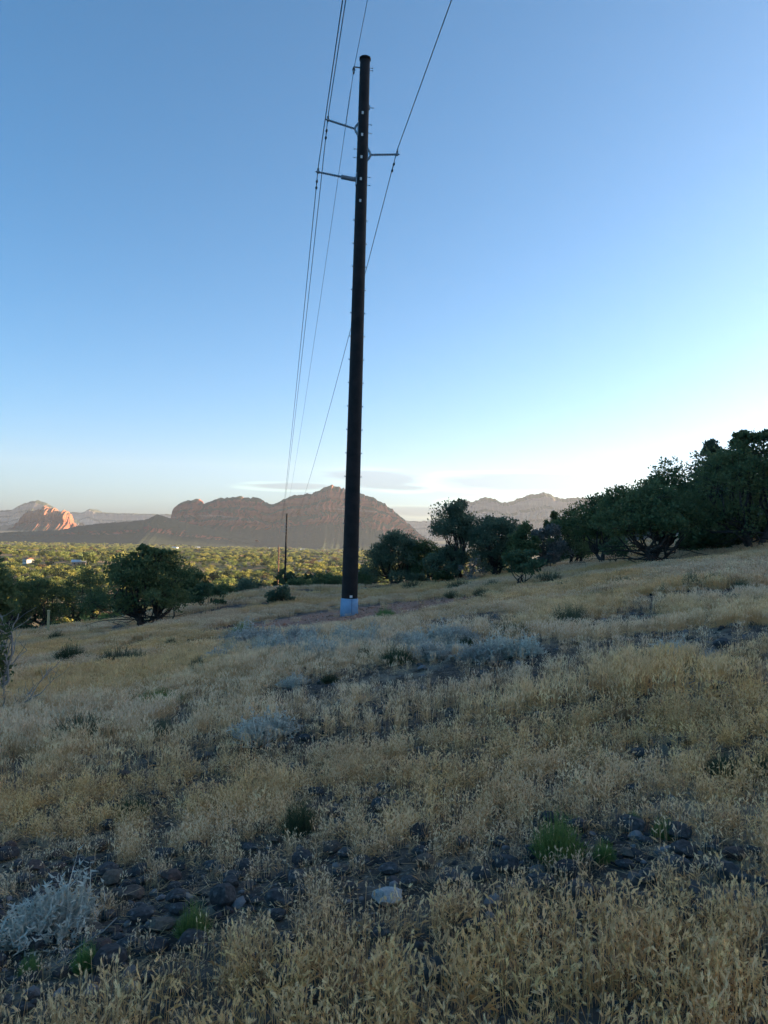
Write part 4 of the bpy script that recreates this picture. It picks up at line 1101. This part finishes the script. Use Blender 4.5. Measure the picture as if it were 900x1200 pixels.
far = copy_tree(pole, FARP, RZ, (1, 1, 1), 'distant dark power pole standing down the slope on the left')
for ch in list(far.children):                       # its insulators keep their brackets and clamps
    src = next((c for c in pole.children if c.data == ch.data and c.matrix_local == ch.matrix_local), None)
    if src and src.children:
        for g2 in src.children: d2 = g2.copy(); COL.objects.link(d2); d2.parent = ch
bk = POLE - line_dir * 150 + np.array([0, 0, 1.5])   # next support up the line, behind the viewer
WL = ('lowest wire, on the lower left insulator', 'wire on the upper left insulator', 'wire on the right-hand insulator', 'thin top wire hung from the pole head')
for k, tip in enumerate(TIPS):
    a, m_, e = loc2w(tip, bk), loc2w(tip, POLE), loc2w(tip, FARP)
    rw = (.014, .014, .014, .009)[k]
    def span(p, q, sag, n_=60):
        t_ = np.linspace(0, 1, n_)[:, None]; return p + (q - p) * t_ - np.array([0, 0, 1]) * sag * 4 * t_ * (1 - t_)
    S1 = span(a, m_, 1.6); S2 = span(m_, e, 2.2)
    t = thing('power_wire', 'power line wire: ' + WL[k], 'wire', m_)
    link('cable', MB().tube(np.vstack([S1, S2[1:]]) - m_, rw, 6).mesh('cable', MAT['wire'], True), t)
    def along(s_): q = s_ / np.linalg.norm(e - m_); return m_ + (e - m_) * q - np.array([0, 0, 1]) * 2.2 * 4 * q * (1 - q) - m_
    if k < 3:
        b = MB()
        c0, c1 = along(.75), along(1.15); b.tube([c0 + (0, 0, -.05), c1 + (0, 0, -.05)], .008, 5)
        for c in (c0, c1): b.tube([c + (0, 0, -.05) - line_dir * .09, c + (0, 0, -.06), c + (0, 0, -.05) + line_dir * .09], [.03, .045, .03], 8)
        b.tube([(c0 + c1) / 2 + (0, 0, .02), (c0 + c1) / 2 + (0, 0, -.06)], .02, 6)
        link('vibration_damper', b.mesh('vibration_damper', MAT['wire'], True), t)
    else:
        b = MB(); b.tube([(0, -.12, 0), (0, 0, .0), (0, .12, 0)], [.03, .06, .03], 8); link('suspension_clamp', b.mesh('suspension_clamp', MAT['wire'], True), t)
        s_ = np.linspace(1.0, 3.0, 90); c = np.array([along(v) for v in s_]); ph = s_ * 2 * math.pi / .22
        b = MB().tube(c + np.cos(ph)[:, None] * right_dir * .022 + np.sin(ph)[:, None] * np.array([0, 0, .022]), .008, 5)
        link('spiral_damper', b.mesh('spiral_damper', MAT['wire'], True), t)

# wooden distribution pole in the sun beyond, with its wires running right
wp = at(325.5, 684, 262); wtop = at(327, 641, 262); wh = wtop[2] - wp[2] + 3; wp[2] -= 3
t = thing('wooden_pole', 'shorter reddish wooden pole in the sun beside the distant power pole', 'utility pole', wp)
link('shaft', MB().tube([(0, 0, -2), (0, 0, wh * .5), (0, 0, wh)], [.26, .24, .19], 10).mesh('shaft', MAT['wood_pole'], True), t)
link('crossarm', MB().box((0, -.28, wh - .5), (.14, .14, 2.6)).mesh('crossarm', MAT['wood_pole']), t)
ib = MB().tube([(0, 0, 0), (0, -.08, .12), (0, -.08, .30)], [.04, .08, .05], 8).mesh('insulator', MAT['galv'])
for q in (-.1, -1.7, -3.0, -4.2): link('insulator', ib, t, (.22, 0, wh + q))
for k, q in enumerate((-.1, -1.7, -3.0, -4.2)):
    a = wp + np.array([.22, -.08, wh + q + .25]); e = a + np.array([62, 12, .6]); t_ = np.linspace(0, 1, 40)[:, None]
    P = a + (e - a) * t_ - np.array([0, 0, 1]) * .7 * 4 * t_ * (1 - t_)
    o = link('power_wire', MB().tube(P, .026, 5).mesh('power_wire', MAT['galv'], True))
    tag(o, ('topmost', 'second highest', 'second lowest', 'lowest')[k] + ' sunlit wire running right from the wooden pole', 'wire', 'sunlit wires of the wooden pole')
t = thing('wooden_pole', 'wooden pole carrying the sunlit wires, hidden behind the pole-side junipers', 'utility pole', (wp[0] + 62, wp[1] + 12, wp[2] + .6)) if False else None

# yellow marker post
p = hit(56, 744); d = depth(p); hpost = 28 / F * d
t = thing('marker_post', 'short yellow-tan marker post in front of the dark junipers', 'post', p, .4)
MAT['post'] = material('post_yellow', (.42, .34, .17), (.52, .43, .23), 5, .8)
link('post_body', MB().box((0, 0, hpost / 2 - .1), (.14, .14, hpost + .2)).mesh('post_body', MAT['post']), t)
link('cap', MB().tube([(0, 0, hpost), (0, 0, hpost + .03), (0, 0, hpost + .05)], [.095, .095, .05], 8).mesh('cap', MAT['post']), t)
p = hit(36, 742); q_ = np.array([1.1, .1, .42])
tag(link('fallen_branch', MB().tube([(0, 0, .02), q_ * .5 + (0, 0, .04), q_], [.035, .03, .02], 6).mesh('fallen_branch', MAT['dead_wood'], True), None, p), 'bare pale branch leaning beside the marker post', 'branch')
p = hit(58, 1142)
tag(link('dry_stalk', MB().tube([(0, 0, .02), (.09, .03, .09), (.19, .05, .15), (.24, .06, .20)], [.003, .003, .0025, .002], 5).mesh('dry_stalk', MAT['dead_wood'], True), None, p), 'pale dry stalk lying slantwise over the near grass on the left', 'stalk')

# ------------------------------------------------------------------ air
m = bpy.data.materials.new('haze'); m.use_nodes = True; t = NT(m.node_tree); t.n.clear()
v = t.add('ShaderNodeVolumePrincipled'); v.inputs['Color'].default_value = (.86, .90, .97, 1); v.inputs['Density'].default_value = 3.6e-5; v.inputs['Anisotropy'].default_value = .3
t.l.new(v.outputs[0], t.add('ShaderNodeOutputMaterial').inputs['Volume'])
zmin = min(float(V[2]) for V in []) if False else -165.0
hz = link('haze', MB().box((0, 0, (1080 + zmin) / 2), (27000, 27000, 1080 - zmin)).mesh('haze', m)); tag(hz, 'thin morning haze filling the air over the valley', 'haze', kind='stuff')
zs = [float((o.matrix_world @ Vector(c))[2]) for o in sc.objects if o.name.startswith(('mount', 'mesa', 'butte', 'ground')) and o.type == 'MESH' for c in o.bound_box]
print('z range', min(zs), max(zs))
